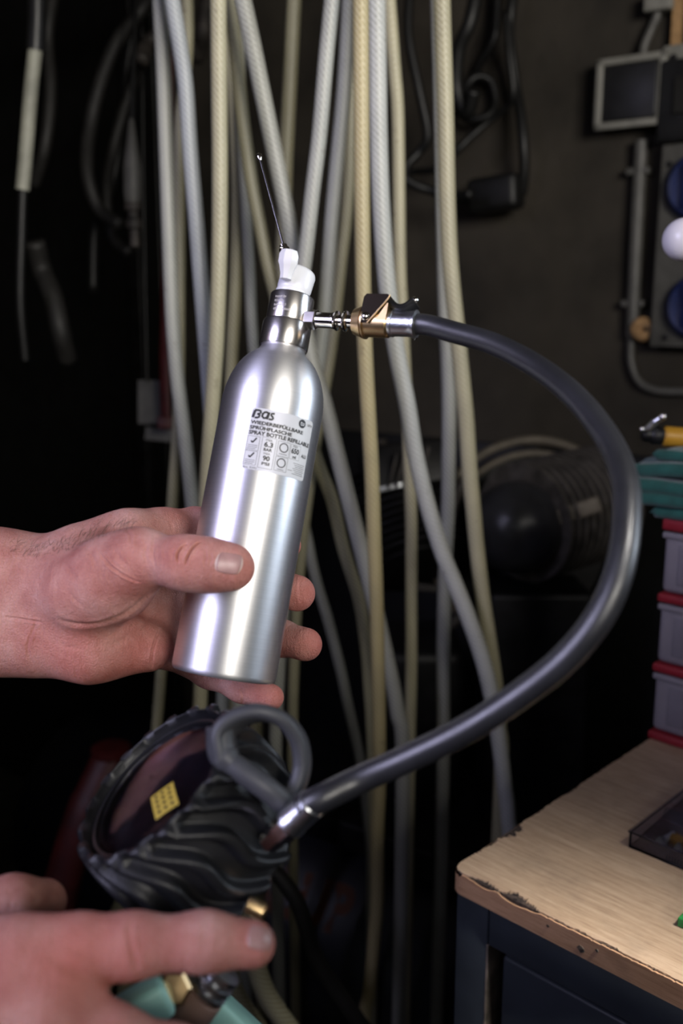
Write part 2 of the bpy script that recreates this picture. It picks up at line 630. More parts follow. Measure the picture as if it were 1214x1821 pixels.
# front edge band, its upper rim chipped away where the laminate is
zt = -.0012 - jag(len(xs), .0004)
for c, w, d in ((c1, .011, .0036), (c1 - .011, .006, .002), (c2, .015, .0046), (c2 + .013, .010, .0034)):
    zt = np.minimum(zt, -chip(xs, c, w, d))
vs, fs = [], []
for x, z in zip(xs, zt):
    vs += [(x, 0, -BT), (x, 0, z), (x, .0016, z), (x, .0016, -BT)]
for i in range(len(xs) - 1):
    a, b = 4 * i, 4 * i + 4
    fs += [(a, b, b + 1, a + 1), (a + 1, b + 1, b + 2, a + 2), (a + 3, a, b, b + 3)]
eb = MB().add(xf(B0, vs), fs)
vs, fs = [], []
for k in range(9):                                     # rounded corner of the band
    a = math.radians(90 * k / 8)
    x, y = .012 - .012 * math.sin(a), .012 - .012 * math.cos(a)
    vs += [(x, y, -BT), (x, y, -.0022 - .0015 * (k % 2))]
for k in range(8):
    fs.append((2 * k, 2 * k + 1, 2 * k + 3, 2 * k + 2))
eb.add(xf(B0, vs), fs)
eb.add(xf(B0, [(0, .012, -BT), (0, .012, -.0025), (0, BD, -.0025), (0, BD, -BT)]), [(0, 1, 2, 3)])
eb.build('edge_band', M_['woodedge'], bench, smooth=0)
for px, py, w in ((993, 1638, .0012), (1037, 1682, .0032), (1060, 1702, .0014)):
    p = bxy(px, py)
    zz = -.007 - .005 * (w > .002)
    MB().prism(benchM(p[0] - .008, -.0002, zz) @ np.array([[1, 0, 0, 0], [0, 0, -1, 0], [0, 1, 0, 0], [0, 0, 0, 1.]]),
               [(-w, 0), (-w * .3, w * .8), (w * .8, w * .5), (w, -w * .4), (w * .1, -w)], -.0002, .0006).build('edge_dent', M_['core'], bench, smooth=0)
# steel cabinet under the top
IN = .0045
cab_h = ZB - BT


def bpart(name, x0, x1, y0, y1, z0, z1, m, bev=.0015):
    return MB().box(benchM((x0 + x1) / 2, (y0 + y1) / 2, (z0 + z1) / 2), (x1 - x0, y1 - y0, z1 - z0), bev).build(name, m, bench, smooth=30)


px_ = bxy(871, 1608, ZB - BT)[0]
bpart('corner_post', IN, px_, IN, .05, -ZB, -BT, M_['cab'])
bpart('side_panel', IN, IN + .012, .05, BD - .01, -ZB, -BT, M_['cab'])
bpart('back_panel', IN, BW - .02, BD - .02, BD - .01, -ZB, -BT, M_['cab'])
bpart('top_rail', px_ + .0006, BW - .01, IN, .03, -BT - .035, -BT, M_['cab'])
bpart('post_edge', px_ - .0008, px_ + .0012, IN - .0004, .03, -ZB, -BT - .035, M_['cabedge'], .0003)
bpart('drawer_front', px_ + .0105, BW - .03, IN + .006, .028, -BT - .30, -BT - .0425, M_['cab'], .003)
bpart('drawer_front', px_ + .0105, BW - .03, IN + .006, .028, -ZB + .06, -BT - .32, M_['cab'], .003)
bpart('right_post', BW - .028, BW - .01, IN, .05, -ZB, -BT, M_['cab'])

# added blocker behind the camera: cabinet shape shading the lower hoses from door light
tc_ = thing('shade_cabinet', V(.5, -.40, 0), 'tall grey cabinet added behind the camera to shade the lower hoses, out of view', 'cabinet')
MB().box(np.array([[1, 0, 0, .5], [0, 1, 0, -.40], [0, 0, 1, .745], [0, 0, 0, 1.]]), (1.6, .45, 1.35), .01).build('body', M_['greypl'], tc_, smooth=30)
MB().box(np.array([[1, 0, 0, .5], [0, 1, 0, -.40], [0, 0, 1, 1.435], [0, 0, 0, 1.]]), (1.62, .47, .03), .006).build('top', M_['oldwood'], tc_, smooth=30)
for q in range(3):
    MB().box(np.array([[1, 0, 0, -.03 + .53 * q], [0, 1, 0, -.17], [0, 0, 1, .72], [0, 0, 0, 1.]]), (.51, .02, 1.22), .006).build('door', M_['greypl'], tc_, smooth=30)
    MB().box(np.array([[1, 0, 0, -.03 + .53 * q], [0, 1, 0, -.40], [0, 0, 1, .035], [0, 0, 0, 1.]]), (.06, .40, .07), .004).build('foot', M_['castiron'], tc_, smooth=30)

ch = thing('shade_chest', V(.90, -.40, 1.45), 'grey chest added on the cabinet behind the camera to shade the bench, out of view', 'tool chest')  # added blocker, keeps door light off the bench and drawer tower
MB().box(np.array([[1, 0, 0, .90], [0, 1, 0, -.40], [0, 0, 1, 1.594], [0, 0, 0, 1.]]), (.76, .40, .285), .01).build('body', M_['greypl'], ch, smooth=30)
for q in range(3):
    MB().box(np.array([[1, 0, 0, .90], [0, 1, 0, -.195], [0, 0, 1, 1.51 + .085 * q], [0, 0, 0, 1.]]), (.72, .012, .075), .004).build('drawer', M_['greypl'], ch, smooth=30)

cr_ = thing('shade_crate', V(.40, -.40, 1.45), 'grey crate added on the cabinet behind the camera to shade the lower hoses, out of view', 'crate')  # added blocker, dims the door light on the lower hoses
MB().box(np.array([[1, 0, 0, .40], [0, 1, 0, -.36], [0, 0, 1, 1.532], [0, 0, 0, 1.]]), (.20, .36, .155), .01).build('body', M_['greypl'], cr_, smooth=30)
MB().box(np.array([[1, 0, 0, .40], [0, 1, 0, -.36], [0, 0, 1, 1.606], [0, 0, 0, 1.]]), (.21, .37, .012), .003).build('rim', M_['greypl'], cr_, smooth=30)

# drawer tower at the far left corner of the bench
tx, ty = bxy(1150, 1313)
TH = .318
tower = thing('drawer_tower', C0 + EX * tx + EY * ty, 'frosted plastic drawer tower with red rails on the workbench', 'drawers', M=benchM(tx, ty, 0))
TWd, TDp = .19, .115


def tpart(name, x0, x1, y0, y1, z0, z1, m, bev=.003, par=tower):
    return MB().box(benchM(tx + (x0 + x1) / 2, ty + (y0 + y1) / 2, (z0 + z1) / 2), (x1 - x0, y1 - y0, z1 - z0), bev).build(name, m, par, smooth=30)


lv = [0.0, .0740, .1480, .2220]
for i, z in enumerate(lv):
    tpart('red_rail', -.0002, TWd, -.0004, TDp, z, z + (.0095 if i < 3 else .0125), M_['redpl'])
for i in range(3):
    z0, z1 = lv[i] + .0100, lv[i + 1] - .0005
    d = tpart('drawer', .0018, TWd - .0018, .0035, TDp - .004, z0, z1 - .002, M_['frost'], .006)
    tpart('rim', .0006, TWd - .0006, .0006, .005, z1 - .0075, z1 - .001, M_['frost'], .002, d)
    tpart('inset', .017, TWd - .020, .0028, .006, z0 + .009, z1 - .012, M_['frost_lo'], .003, d)
    MB().lathe(benchM(tx + TWd / 2, ty + .003, (z0 + z1) / 2) @ np.array([[1, 0, 0, 0], [0, 0, 1, 0], [0, -1, 0, 0], [0, 0, 0, 1.]]),
               [(.001, -.002), (.010, -.002), (.012, .003), (.008, .007), (.001, .008)], 24).build('knob', M_['frost'], d)

# ------------------------------------------------------------------ things on the bench
# clear organiser box
ox, oy = bxy(1117, 1507)
OW, OD, OH = .176, .125, .0155
org = thing('organiser_box', C0 + EX * ox + EY * oy, 'shallow clear plastic organiser box of small parts on the workbench', 'box', M=benchM(ox, oy, 0))


def opart(name, x0, x1, y0, y1, z0, z1, m, bev=.0, par=org):
    return MB().box(benchM(ox + (x0 + x1) / 2, oy + (y0 + y1) / 2, (z0 + z1) / 2), (x1 - x0, y1 - y0, z1 - z0), bev).build(name, m, par, smooth=30)


opart('base', 0, OW, 0, OD, .0003, .0018, M_['clear'])
for a in ((0, OW, 0, .0016), (0, OW, OD - .0016, OD), (0, .0016, .0016, OD - .0016), (OW - .0016, OW, .0016, OD - .0016)):
    opart('side', *a, .0018, OH - .002, M_['clear'])
lid = opart('lid', -.001, OW + .001, -.001, OD + .001, OH - .0018, OH, M_['clear'], .0006)
opart('divider', .06, .0612, .002, OD - .002, .002, OH - .003, M_['clear'])
opart('divider', .002, .059, .06, .0612, .002, OH - .003, M_['clear'])
for k in range(9):
    opart('grip_rib', .033 + k * .0024, .0339 + k * .0024, -.0008, .0004, .002, .0075, M_['clear'])
pal = [M_['brass'], M_['redpl'], M_['blackpl'], M_['greypl'], M_['steel'], M_['yellowpl'], M_['tank']]
for k in range(34):
    x, y = random.uniform(.012, .15), random.uniform(.012, .11)
    if abs(x - .06) < .012 or (x < .07 and abs(y - .06) < .012):
        continue
    L, a = random.uniform(.006, .012), random.uniform(0, math.pi)
    p = C0 + EX * (ox + x) + EY * (oy + y) + V(0, 0, .0050)
    q = (EX * math.cos(a) + EY * math.sin(a)) * L / 2
    o = MB().cyl(p - q, p + q, .0024, 10).cyl(p + q, p + q * 1.35, .0030, 6).build('small_connector', pal[k % 7], origin=p - V(0, 0, .0032))
    cn = ['brass', 'red', 'black', 'grey', 'steel', 'amber', 'dark blue'][k % 7]
    tag(o, f'small {cn} connector lying inside the clear organiser box', 'connector', f'{cn} connectors in the organiser box')

gx, gy = bxy(1203, 1648)
gm = thing('green_frame', C0 + EX * gx + EY * gy, 'small green plastic frame at the right edge of the workbench', 'frame', M=benchM(gx, gy, 0))
for a in ((0, .044, 0, .003), (0, .044, .029, .032), (0, .003, .003, .029), (.041, .044, .003, .029)):
    MB().box(benchM(gx + (a[0] + a[1]) / 2, gy + (a[2] + a[3]) / 2, .004), (a[1] - a[0], a[3] - a[2], .007), .0008).build('frame_bar', M_['greenpl'], gm, smooth=30)
MB().box(benchM(gx + .022, gy + .016, .0018), (.038, .026, .002), .0004).build('card_insert', M_['oldwood'], gm, smooth=0)

# green cloth folded on the drawer tower
ZT = lv[3] + .0125


def cloth_layer(x0, x1, y0, y1, z, th, seed, droop, wav=.004):
    r = np.random.default_rng(seed)
    nx, ny = 46, 34
    ph = r.uniform(0, 6, 6)
    X, Y = np.meshgrid(np.linspace(0, 1, nx), np.linspace(0, 1, ny), indexing='ij')
    bx = x0 + (x1 - x0) * X + .004 * np.sin(7 * Y + ph[0])
    by = y0 + (y1 - y0) * Y + .004 * np.sin(6 * X + ph[1])
    w = wav * (np.sin(9 * X + 4 * Y + ph[2]) * .6 + np.sin(5 * X - 11 * Y + ph[3]) * .5)
    over = np.clip(-.002 - bx, 0, None)
    overf = np.clip(-.002 - by, 0, None)
    dz = -droop * (over ** 1.3) * 6 - droop * (overf ** 1.3) * 6
    edge = np.minimum.reduce([X * (x1 - x0), (1 - X) * (x1 - x0), Y * (y1 - y0), (1 - Y) * (y1 - y0)])
    e = th * np.sqrt(np.clip(1 - (1 - np.clip(edge / (th * .9), 0, 1)) ** 2, 0, 1))
    tz, bz = z + w + dz + e, z + w + dz - e
    mb = MB()
    P = np.stack([bx, by, tz], -1).reshape(-1, 3)
    Q = np.stack([bx, by, bz], -1).reshape(-1, 3)
    fs = []
    for i in range(nx - 1):
        for j in range(ny - 1):
            a = i * ny + j
            fs.append((a, a + ny, a + ny + 1, a + 1))
    n = len(P)
    fs += [[k + n for k in f][::-1] for f in fs]
    rim = [i * ny for i in range(nx)] + [(nx - 1) * ny + j for j in range(1, ny)] + [i * ny + ny - 1 for i in range(nx - 2, -1, -1)] + [j for j in range(ny - 2, 0, -1)]
    for a, b in zip(rim, rim[1:] + rim[:1]):
        fs.append((a, b, b + n, a + n))
    M = benchM(tx, ty, ZT)
    M[:3, :3] *= SB
    return mb.add(xf(M, np.vstack([P, Q])), fs)


cl = thing('folded_cloth', C0 + EX * (tx + .05) + EY * (ty + .03) + V(0, 0, ZT), 'dark green cotton cloth folded on top of the drawer tower', 'cloth')
cloth_layer(-.018, .24, -.010, .15, .0095, .0085, 3, .05, .0030).build('fold', M_['cloth'], cl, smooth=180)
cloth_layer(-.034, .24, -.014, .15, .0270, .0090, 5, .05, .0038).build('fold', M_['cloth'], cl, smooth=180)
cloth_layer(-.052, .23, -.018, .14, .0460, .0100, 8, .05, .0042).build('fold', M_['cloth'], cl, smooth=180)
cloth_layer(-.060, .22, -.006, .13, .0660, .0095, 11, .05, .0030).build('fold', M_['cloth'], cl, smooth=180)
cloth_layer(-.022, .22, .012, .12, .0830, .0075, 15, .05, .0030).build('fold', M_['cloth'], cl, smooth=180)

# yellow-handled tool on the cloth
t0 = atY(1214, 778, 0.985); dt = .985
tl = thing('hand_tool', atY(1180, 790, 0.985), 'amber-handled tool with a dark metal head on the green cloth', 'tool')
pa, pb = atY(1176, 775, .98), atY(1280, 784, .98)
L = np.linalg.norm(pb - pa)
MB().lathe(frame(pa, pb - pa, (0, 0, 1)), [(.0073, 0), (.0100, .003), (.0106, .009), (.0106, L - .007), (.0073, L)], 32,
           rfun=lambda r, z, a: r + .0003 * math.sin(z * 2600)).build('handle', M_['yellowpl'], tl)
pc = atY(1140, 772, .98)
MB().lathe(frame(pa, pc - pa, (0, 0, 1)), [(.0073, -.003), (.0092, .0015), (.0095, .009), (.0073, .012), (.0080, .016), (.0058, .020), (.001, .0212)], 28).build('head', M_['castiron'], tl)
MB().ball(atY(1141, 763, .970), .0026).build('stud', M_['chrome'], tl)
MB().cyl(atY(1150, 765, .978), atY(1164, 750, .973), .0040, 16).cyl(atY(1164, 750, .973), atY(1178, 741, .970), .0033, 16).build('thumb_screw', M_['steel'], tl)
MB().ball(atY(1178, 741, .968), .0038).build('screw_tip', M_['chrome'], tl)

# white ball-headed lamp at the right edge
bc = at(1216, 426, .80)
LF = C0 + EX * .40 + EY * .12
lamp = thing('ball_lamp', LF, 'white glossy ball-shaped lamp head at the right edge before the sockets', 'lamp')
MB().ball(bc, .0175, 40).build('ball_head', M_['ball'], lamp, smooth=180)
MB().tube(spline([bc + V(.015, 0, -.002), bc + V(.05, -.03, -.01), LF + V(.02, 0, .36), LF + V(0, 0, .15), LF + V(0, 0, .008)], 8), .006, 12).build('stem', M_['ball'], lamp)
MB().lathe(np.array([[1, 0, 0, LF[0]], [0, 1, 0, LF[1]], [0, 0, 1, ZB + .0005], [0, 0, 0, 1.]]), [(.032, 0), (.032, .006), (.02, .010), (.001, .011)], 32).build('foot', M_['ball'], lamp)

# ------------------------------------------------------------------ wall electrics


def wpart(name, px, py, w, h, z0, z1, m, par, bev=.003):
    p = onwall(px, py, (z0 + z1) / 2)
    return MB().box(wallframe(p), (w, h, z1 - z0), bev).build(name, m, par, smooth=30)


def mmw(px, py):
    """metres per pixel on the wall plane there"""
    p = onwall(px, py)
    return float(np.dot(p - CAM, -CB)) / F


k = mmw(1120, 165)
SWd, SHt = 98 * k / .80, 116 * k * 1.02
sk = thing('wall_socket', onwall(1120, 225), 'grey surface-mounted wall socket with a closed black flap', 'socket')
wpart('housing', 1119, 163, SWd * .96, SHt * .96, 0.0, .038, M_['greypl'], sk, .006)
z0, z1 = .038, .046
for dx, dy, w, h in ((0, SHt / 2 - .006, SWd, .012), (0, -SHt / 2 + .006, SWd, .012), (-SWd / 2 + .006, 0, .012, SHt), (SWd / 2 - .006, 0, .012, SHt)):
    p = onwall(1119, 163, .042) + EW * dx + V(0, 0, dy)
    MB().box(wallframe(p), (w, h, .008), .003).build('frame_bar', M_['greypl'], sk, smooth=30)
wpart('flap', 1119, 163, SWd - .026, SHt - .026, .038, .043, M_['blackpl'], sk, .002)
pth = [onwall(1142, 104, .02), onwall(1145, 82, .018), onwall(1158, 50, .016), onwall(1168, 25, .016), onwall(1172, -20, .016)]
tag(MB().tube(spline(pth, 8), .0075, 12).build('supply_cable', M_['conduit']), 'grey cable rising from the flap socket to the top edge', 'cable')
jb = thing('junction_box', onwall(1172, 8), 'small grey cable gland box at the top right corner', 'junction box')
wpart('box', 1174, 4, .045, .03, .001, .035, M_['greypl'], jb)
wpart('gland', 1171, 14, .022, .014, .004, .028, M_['greypl'], jb)
cdt = thing('cable_conduit', onwall(1122, 605), 'grey plastic conduit on the wall below the flap socket', 'conduit')
MB().tube(spline([onwall(1140, 250, .014), onwall(1131, 420, .014), onwall(1123, 598, .014)], 6), .0115, 14).build('pipe', M_['conduit'], cdt)
for px, py in ((1135, 305), (1126, 540)):
    MB().box(wallframe(onwall(px, py, .012)), (.040, .012, .022), .003).build('clip', M_['conduit'], cdt, smooth=30)
tag(MB().tube(spline([onwall(1122, 600, .012), onwall(1121, 640, .012), onwall(1133, 675, .012), onwall(1160, 693, .012), onwall(1214, 697, .012), onwall(1290, 695, .012)], 8), .007, 12)
    .build('lower_cable', M_['conduit']), 'dim grey cable curving right from the foot of the conduit', 'cable')
kn = thing('wooden_knob', onwall(1150, 585), 'round pale wooden knob beside the foot of the conduit', 'knob')
MB().lathe(wallframe(onwall(1150, 585, .002)), [(.006, 0), (.006, .015), (.019, .018), (.021, .026), (.017, .032), (.006, .033), (.005, .030), (.001, .030)], 28).build('disc', M_['oldwood'], kn)
MB().lathe(wallframe(onwall(1150, 585, .032)), [(.004, 0), (.004, .004), (.0005, .005)], 12).build('screw', M_['castiron'], kn)
wpn = thing('socket_panel', onwall(1215, 610), 'grey distribution panel with blue round sockets at the right edge', 'panel')
p = onwall(1171, 438, .02)
kk = mmw(1171, 438)
PW, PH = .30, 340 * kk
MB().box(wallframe(onwall(1171, 442, .02) + EW * PW / 2), (PW, PH, .04), .004).build('plate', M_['conduit'], wpn, smooth=30)
for py in (335, 545):
    c = onwall(1188, py, .04) + EW * .052
    s_ = MB().lathe(wallframe(c), [(.052, 0), (.052, .014), (.046, .020), (.040, .018), (.001, .018)], 40).build('socket', M_['socketblue'], wpn)
    MB().box(wallframe(c + NW * .023), (.05, .07, .008), .004).build('socket_lid', M_['socketblue'], s_, smooth=30)
for px, py in ((1190, 292), (1182, 600)):
    MB().lathe(wallframe(onwall(px, py, .04)), [(.005, 0), (.005, .002), (.0005, .003)], 12).build('screw', M_['castiron'], wpn)
bx_ = thing('black_switch_box', onwall(1214, 262), 'black switch box above the blue sockets at the right edge', 'switch box')
MB().box(wallframe(onwall(1176, 186, .024) + EW * .12), (.24, 132 * kk, .048), .006).build('case', M_['blackpl'], bx_, smooth=30)
MB().box(wallframe(onwall(1196, 170, .050) + EW * .07), (.14, 60 * kk, .006), .003).build('cover', M_['cable_grey'], bx_, smooth=30)
gb = thing('grey_clamp', onwall(1200, 115), 'small grey mounting clamp with a screw above the black switch box', 'clamp')
MB().box(wallframe(onwall(1188, 100, .018) + EW * .03), (.07, .026, .034), .004).build('body', M_['greypl'], gb, smooth=30)
MB().lathe(wallframe(onwall(1197, 103, .036)), [(.006, 0), (.006, .002), (.0005, .003)], 12).build('screw', M_['castiron'], gb)
tag(MB().box(wallframe(onwall(1205, 30, .010)), (.014, .20, .018), .001).build('wood_batten', M_['oldwood'], smooth=0), 'narrow brown wooden batten at the top right corner', 'batten')

# ------------------------------------------------------------------ pvc hoses hanging from a rail
rail_z = 2.06
HOSES = [
    # name-colour, Y, width px, label, points
    ('grey', 1.115, 27, 'grey braided hose farthest left in the hanging bundle', [(284, 0), (290, 115), (294, 230), (298, 346), (302, 461), (307, 576), (316, 680), (328, 772), (342, 900), (352, 1050), (357, 1240), (350, 1420)]),
    ('cool', 1.085, 29, 'cool grey braided hose slanting right beside the leftmost one', [(306, 0), (319, 77), (330, 154), (338, 269), (348, 384), (357, 500), (366, 615), (374, 720), (384, 860), (392, 1010), (398, 1180), (396, 1400)]),
    ('olive', 1.15, 22, 'yellowish olive braided hose behind the two leftmost ones', [(333, 0), (334, 60), (330, 130), (320, 220), (318, 307), (319, 423), (319, 538), (318, 690), (315, 772), (308, 870), (300, 980), (292, 1100), (285, 1215), (278, 1300), (268, 1420)]),
    ('cream', 1.05, 29, 'cream braided hose hanging straight left of the bottle neck', [(388, 0), (389, 100), (390, 200), (391, 300), (390, 450), (385, 600), (377, 720), (368, 850), (361, 980), (358, 1120), (356, 1245), (350, 1400)]),
    ('olive', 1.125, 25, 'olive braided hose just left of the thin metal wand', [(408, 0), (418, 79), (430, 198), (446, 316), (461, 395), (477, 474), (498, 560), (524, 680), (546, 760), (568, 832), (590, 889), (611, 977), (638, 1065), (651, 1153), (656, 1219), (662, 1330), (664, 1480)]),
    ('grey', 1.085, 31, 'thick grey braided hose crossing behind the thin metal wand', [(432, 0), (449, 79), (465, 158), (481, 237), (497, 316), (513, 395), (524, 470), (538, 560), (553, 640), (576, 714), (598, 801), (620, 889), (642, 977), (666, 1075), (690, 1180), (706, 1265), (716, 1380)]),
    ('olive', 1.165, 27, 'olive grey hose dropping behind the hose the wand points at', [(523, 0), (517, 119), (513, 198), (509, 277), (507, 336), (503, 430), (495, 560), (480, 720), (470, 900), (462, 1100), (455, 1350)]),
    ('grey', 1.055, 28, 'grey braided hose slanting down left behind the white nozzle', [(590, 0), (580, 99), (568, 237), (556, 336), (545, 435), (536, 500), (518, 600), (490, 760), (462, 930), (440, 1100), (425, 1300)]),
    ('grey', 1.105, 27, 'grey green hose slanting left from beside the amber hose', [(621, 0), (614, 119), (608, 198), (598, 297), (589, 395), (583, 474), (576, 560), (566, 640), (552, 730), (530, 850), (510, 1000), (495, 1200), (490, 1400)]),
    ('olive', 1.145, 22, 'dirty spotted hose half hidden left of the amber hose', [(632, 0), (627, 130), (622, 237), (620, 316), (615, 395), (608, 455), (599, 540), (589, 620), (576, 700), (556, 820), (536, 980), (524, 1150), (520, 1400)]),
    ('yellow', 1.03, 29, 'amber yellow braided hose hanging straight behind the brass chuck', [(641, 0), (642, 158), (643, 316), (645, 474), (648, 600), (654, 720), (660, 827), (664, 934), (669, 1063), (672, 1191), (674, 1298), (674, 1400), (671, 1480), (671, 1593), (666, 1662), (656, 1766), (648, 1840)]),
    ('white', 1.06, 33, 'thick milky braided hose curving right below the brass chuck', [(669, 0), (671, 119), (673, 237), (677, 356), (685, 474), (693, 545), (706, 630), (724, 720), (738, 806), (758, 891), (784, 977), (810, 1041), (835, 1105), (857, 1170), (873, 1234), (886, 1310), (896, 1390), (903, 1450), (905, 1560)]),
    ('cream', 1.12, 24, 'slim cream hose right beside the thick milky hose', [(692, 0), (701, 119), (707, 198), (709, 316), (711, 474), (715, 560), (720, 660), (725, 760), (728, 848), (731, 934), (731, 1063), (731, 1191), (729, 1298), (727, 1440), (724, 1600)]),
    ('cream', 1.075, 31, 'pale yellow braided hose farthest right in the hanging bundle', [(785, 0), (788, 89), (791, 178), (793, 267), (795, 356), (799, 450), (806, 530), (815, 610), (822, 680), (829, 750), (834, 827), (842, 913), (848, 977), (858, 1063), (871, 1148), (880, 1212), (887, 1290), (890, 1400)]),
    ('grey', 1.14, 28, 'grey hose hanging straight behind the farthest right pale hose', [(779, 0), (783, 150), (786, 300), (789, 450), (792, 560), (796, 640), (798, 720), (797, 827), (796, 913), (791, 1020), (788, 1148), (788, 1277), (787, 1400), (784, 1560)]),
    ('olive', 1.205, 24, 'dull olive hose deep in the bundle left of the bottle cap', [(404, 0), (412, 130), (418, 230), (421, 310), (422, 395), (420, 474), (416, 560), (411, 660), (408, 780), (408, 950), (412, 1150), (418, 1350)]),
    ('grey', 1.195, 21, 'thin grey hose deep behind the bottle emerging low at its right', [(424, 60), (428, 200), (433, 310), (438, 395), (444, 490), (448, 582), (458, 680), (480, 780), (510, 860), (540, 933), (559, 1021), (585, 1109), (607, 1197), (617, 1245), (638, 1340), (652, 1440), (660, 1560)]),
]
for colr, Y, w, lab, pts in HOSES:
    P = []
    Y = 1.03 + (Y - 1.03) * 1.55
    for px, py in pts:
        P.append(atY(px, py, Y))
    r0 = w / 2 / F * float(np.dot(P[0] - CAM, -CB))
    d0 = unit(P[0] - P[1])
    P.insert(0, P[0] + d0 * ((rail_z - P[0][2]) / d0[2]))
    e = P[-1]
    P.append(V(e[0] * .98, Y, e[2] * .5))
    P.append(V(e[0] * .97, Y, .16))
    P.append(V(e[0] * .96, Y + .02, .03))
    o = MB().tube(spline(P, 7), r0, 18).build('braided_hose', BR[colr], smooth=180, origin=V(e[0], Y, 0))
    tag(o, lab, 'hose', 'braided hoses hanging in a bundle')
rl = thing('hose_rail', V(0, 1.11, rail_z), 'steel rail above the frame that carries the hanging hoses', 'rail')
MB().cyl(V(-.45, 1.11, rail_z + .012), V(.45, 1.11, rail_z + .012), .016, 20).build('bar', M_['castgrey'], rl)
for x in (-.42, .42):
    MB().cyl(V(x, 1.11, rail_z + .02), V(x, 1.11, 2.598), .008, 12).build('hanger', M_['castgrey'], rl)

# black sheets standing in for the shade on the lower wall
bk = thing('wall_shade_panel', WP * V(1, 1, 0) + NW * .02, 'black sheets standing in for shade on the lower back wall below the conduit', 'panel')
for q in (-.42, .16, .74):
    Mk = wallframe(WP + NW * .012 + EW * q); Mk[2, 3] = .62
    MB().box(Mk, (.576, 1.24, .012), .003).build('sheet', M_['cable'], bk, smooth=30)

# ------------------------------------------------------------------ dark cables on the back wall
def cable(pts, r, off, m, name, lab):
    P = [onwall(px, py, off + .012 * math.sin(i * 1.3)) for i, (px, py) in enumerate(pts)]
    return tag(MB().tube(spline(P, 8), r, 12).build(name, m, smooth=180), lab, 'cable', 'black cables tangled on the wall')


cable([(915, -30), (908, 20), (905, 60), (912, 120), (918, 160), (925, 200), (930, 250), (932, 300), (928, 345)], .0095, .05, M_['cable'], 'black_cable', 'thick black cable hanging down to the black plug on the wall')
cable([(885, -30), (880, 60), (855, 110), (838, 150), (825, 175), (822, 205), (840, 212), (868, 205), (880, 180), (872, 145), (850, 136), (832, 150), (824, 180)], .0075, .03, M_['cable'], 'black_cable', 'black cable ending in a small round loop on the wall')
cable([(900, 20), (905, 100), (912, 165), (900, 190), (870, 215), (835, 245), (810, 270), (775, 300), (740, 305), (720, 308)], .0065, .10, M_['cable'], 'black_cable', 'black cable slanting down left across the wall')
cable([(730, -30), (726, 60), (745, 160), (760, 240), (745, 270), (725, 292), (720, 315), (740, 330), (770, 340), (800, 350), (838, 345)], .0085, .135, M_['cable'], 'black_cable', 'black cable sagging behind the milky hoses to the plug')
cable([(850, -30), (835, 40), (815, 90), (812, 160), (830, 200), (842, 160)], .012, .165, M_['cable'], 'black_cable', 'bunched black cable at the top beside the farthest right hose')
pl = thing('black_plug', onwall(880, 370), 'black plug block lying across the cables on the wall', 'plug')
a, b = onwall(838, 352, .06), onwall(926, 338, .06)
MB().box(frame((a + b) / 2, NW, b - a), (np.linalg.norm(b - a), .062, .05), .012).build('body', M_['cable'], pl, smooth=40)
MB().cyl(a, a + (a - b) * .28, .014, 16, .008).build('strain_relief', M_['cable'], pl)

# ------------------------------------------------------------------ compressor
cmp_ = thing('air_compressor', V(.12, 1.60, 0), 'black air compressor with finned cylinders and belt guard behind the hoses', 'compressor')
# receiver tank
TC = V(-.12, 1.72, .40)
TR = .235
Mt = frame(TC - EW * .52, EW, (0, 0, 1))
tk = MB().lathe(Mt, [(.001, -.07), (.10, -.06), (.18, -.035), (TR, 0), (TR, 1.05), (.18, 1.085), (.10, 1.11), (.001, 1.12)], 64).build('tank', M_['tank'], cmp_, smooth=60)
MB().lathe(Mt, [(TR + .001, .30), (TR + .004, .303), (TR + .004, .317), (TR + .001, .32)], 64, cap=False).build('weld_band', M_['tank'], tk)
for x in (-.36, .36):
    Mq = wallframe(TC + EW * x); Mq[2, 3] = .10
    MB().box(Mq, (.05, .195, .30), .004).build('foot', M_['castiron'], cmp_, smooth=30)
Mq = wallframe(TC + EW * .32 + NW * .02); Mq[2, 3] = .655
MB().box(Mq, (.62, .05, .28), .006).build('base_plate', M_['castiron'], cmp_, smooth=30)


def text_mesh(s, size, bold=0.0):
    cu = bpy.data.curves.new('lettering', 'FONT')
    cu.body = s
    cu.size = size
    cu.offset = bold
    cu.resolution_u = 3
    ob = bpy.data.objects.new('lettering', cu)
    COL.objects.link(ob)
    bpy.context.view_layer.update()
    me = ob.evaluated_get(bpy.context.evaluated_depsgraph_get()).to_mesh()
    vs = np.array([v.co[:] for v in me.vertices]).reshape(-1, 3)
    fs = [list(p.vertices) for p in me.polygons]
    bpy.data.objects.remove(ob)
    bpy.data.curves.remove(cu)
    return vs, fs


# lettering on the tank side
vs, fs = text_mesh('ALUP', .105, .004)
vs[:, 0] *= .80
tcen = V(-.15, 0, 0)
lv_ = []
roll = math.radians(4)
for x, y, z in vs:
    x, y = x - .10, y - .035
    x, y = x * math.cos(roll) - y * math.sin(roll), x * math.sin(roll) + y * math.cos(roll)
    th = math.radians(158) - y / TR * 1.0
    rr = TR + .0012
    lx = x + .715
    lv_.append((rr * math.cos(math.pi / 2 - (y / TR + .62)), rr * math.sin(math.pi / 2 - (y / TR + .62)), lx))
MB().add(xf(Mt, [(a_, b_, c_) for a_, b_, c_ in lv_]), fs).build('lettering', M_['orange'], tk, smooth=0)


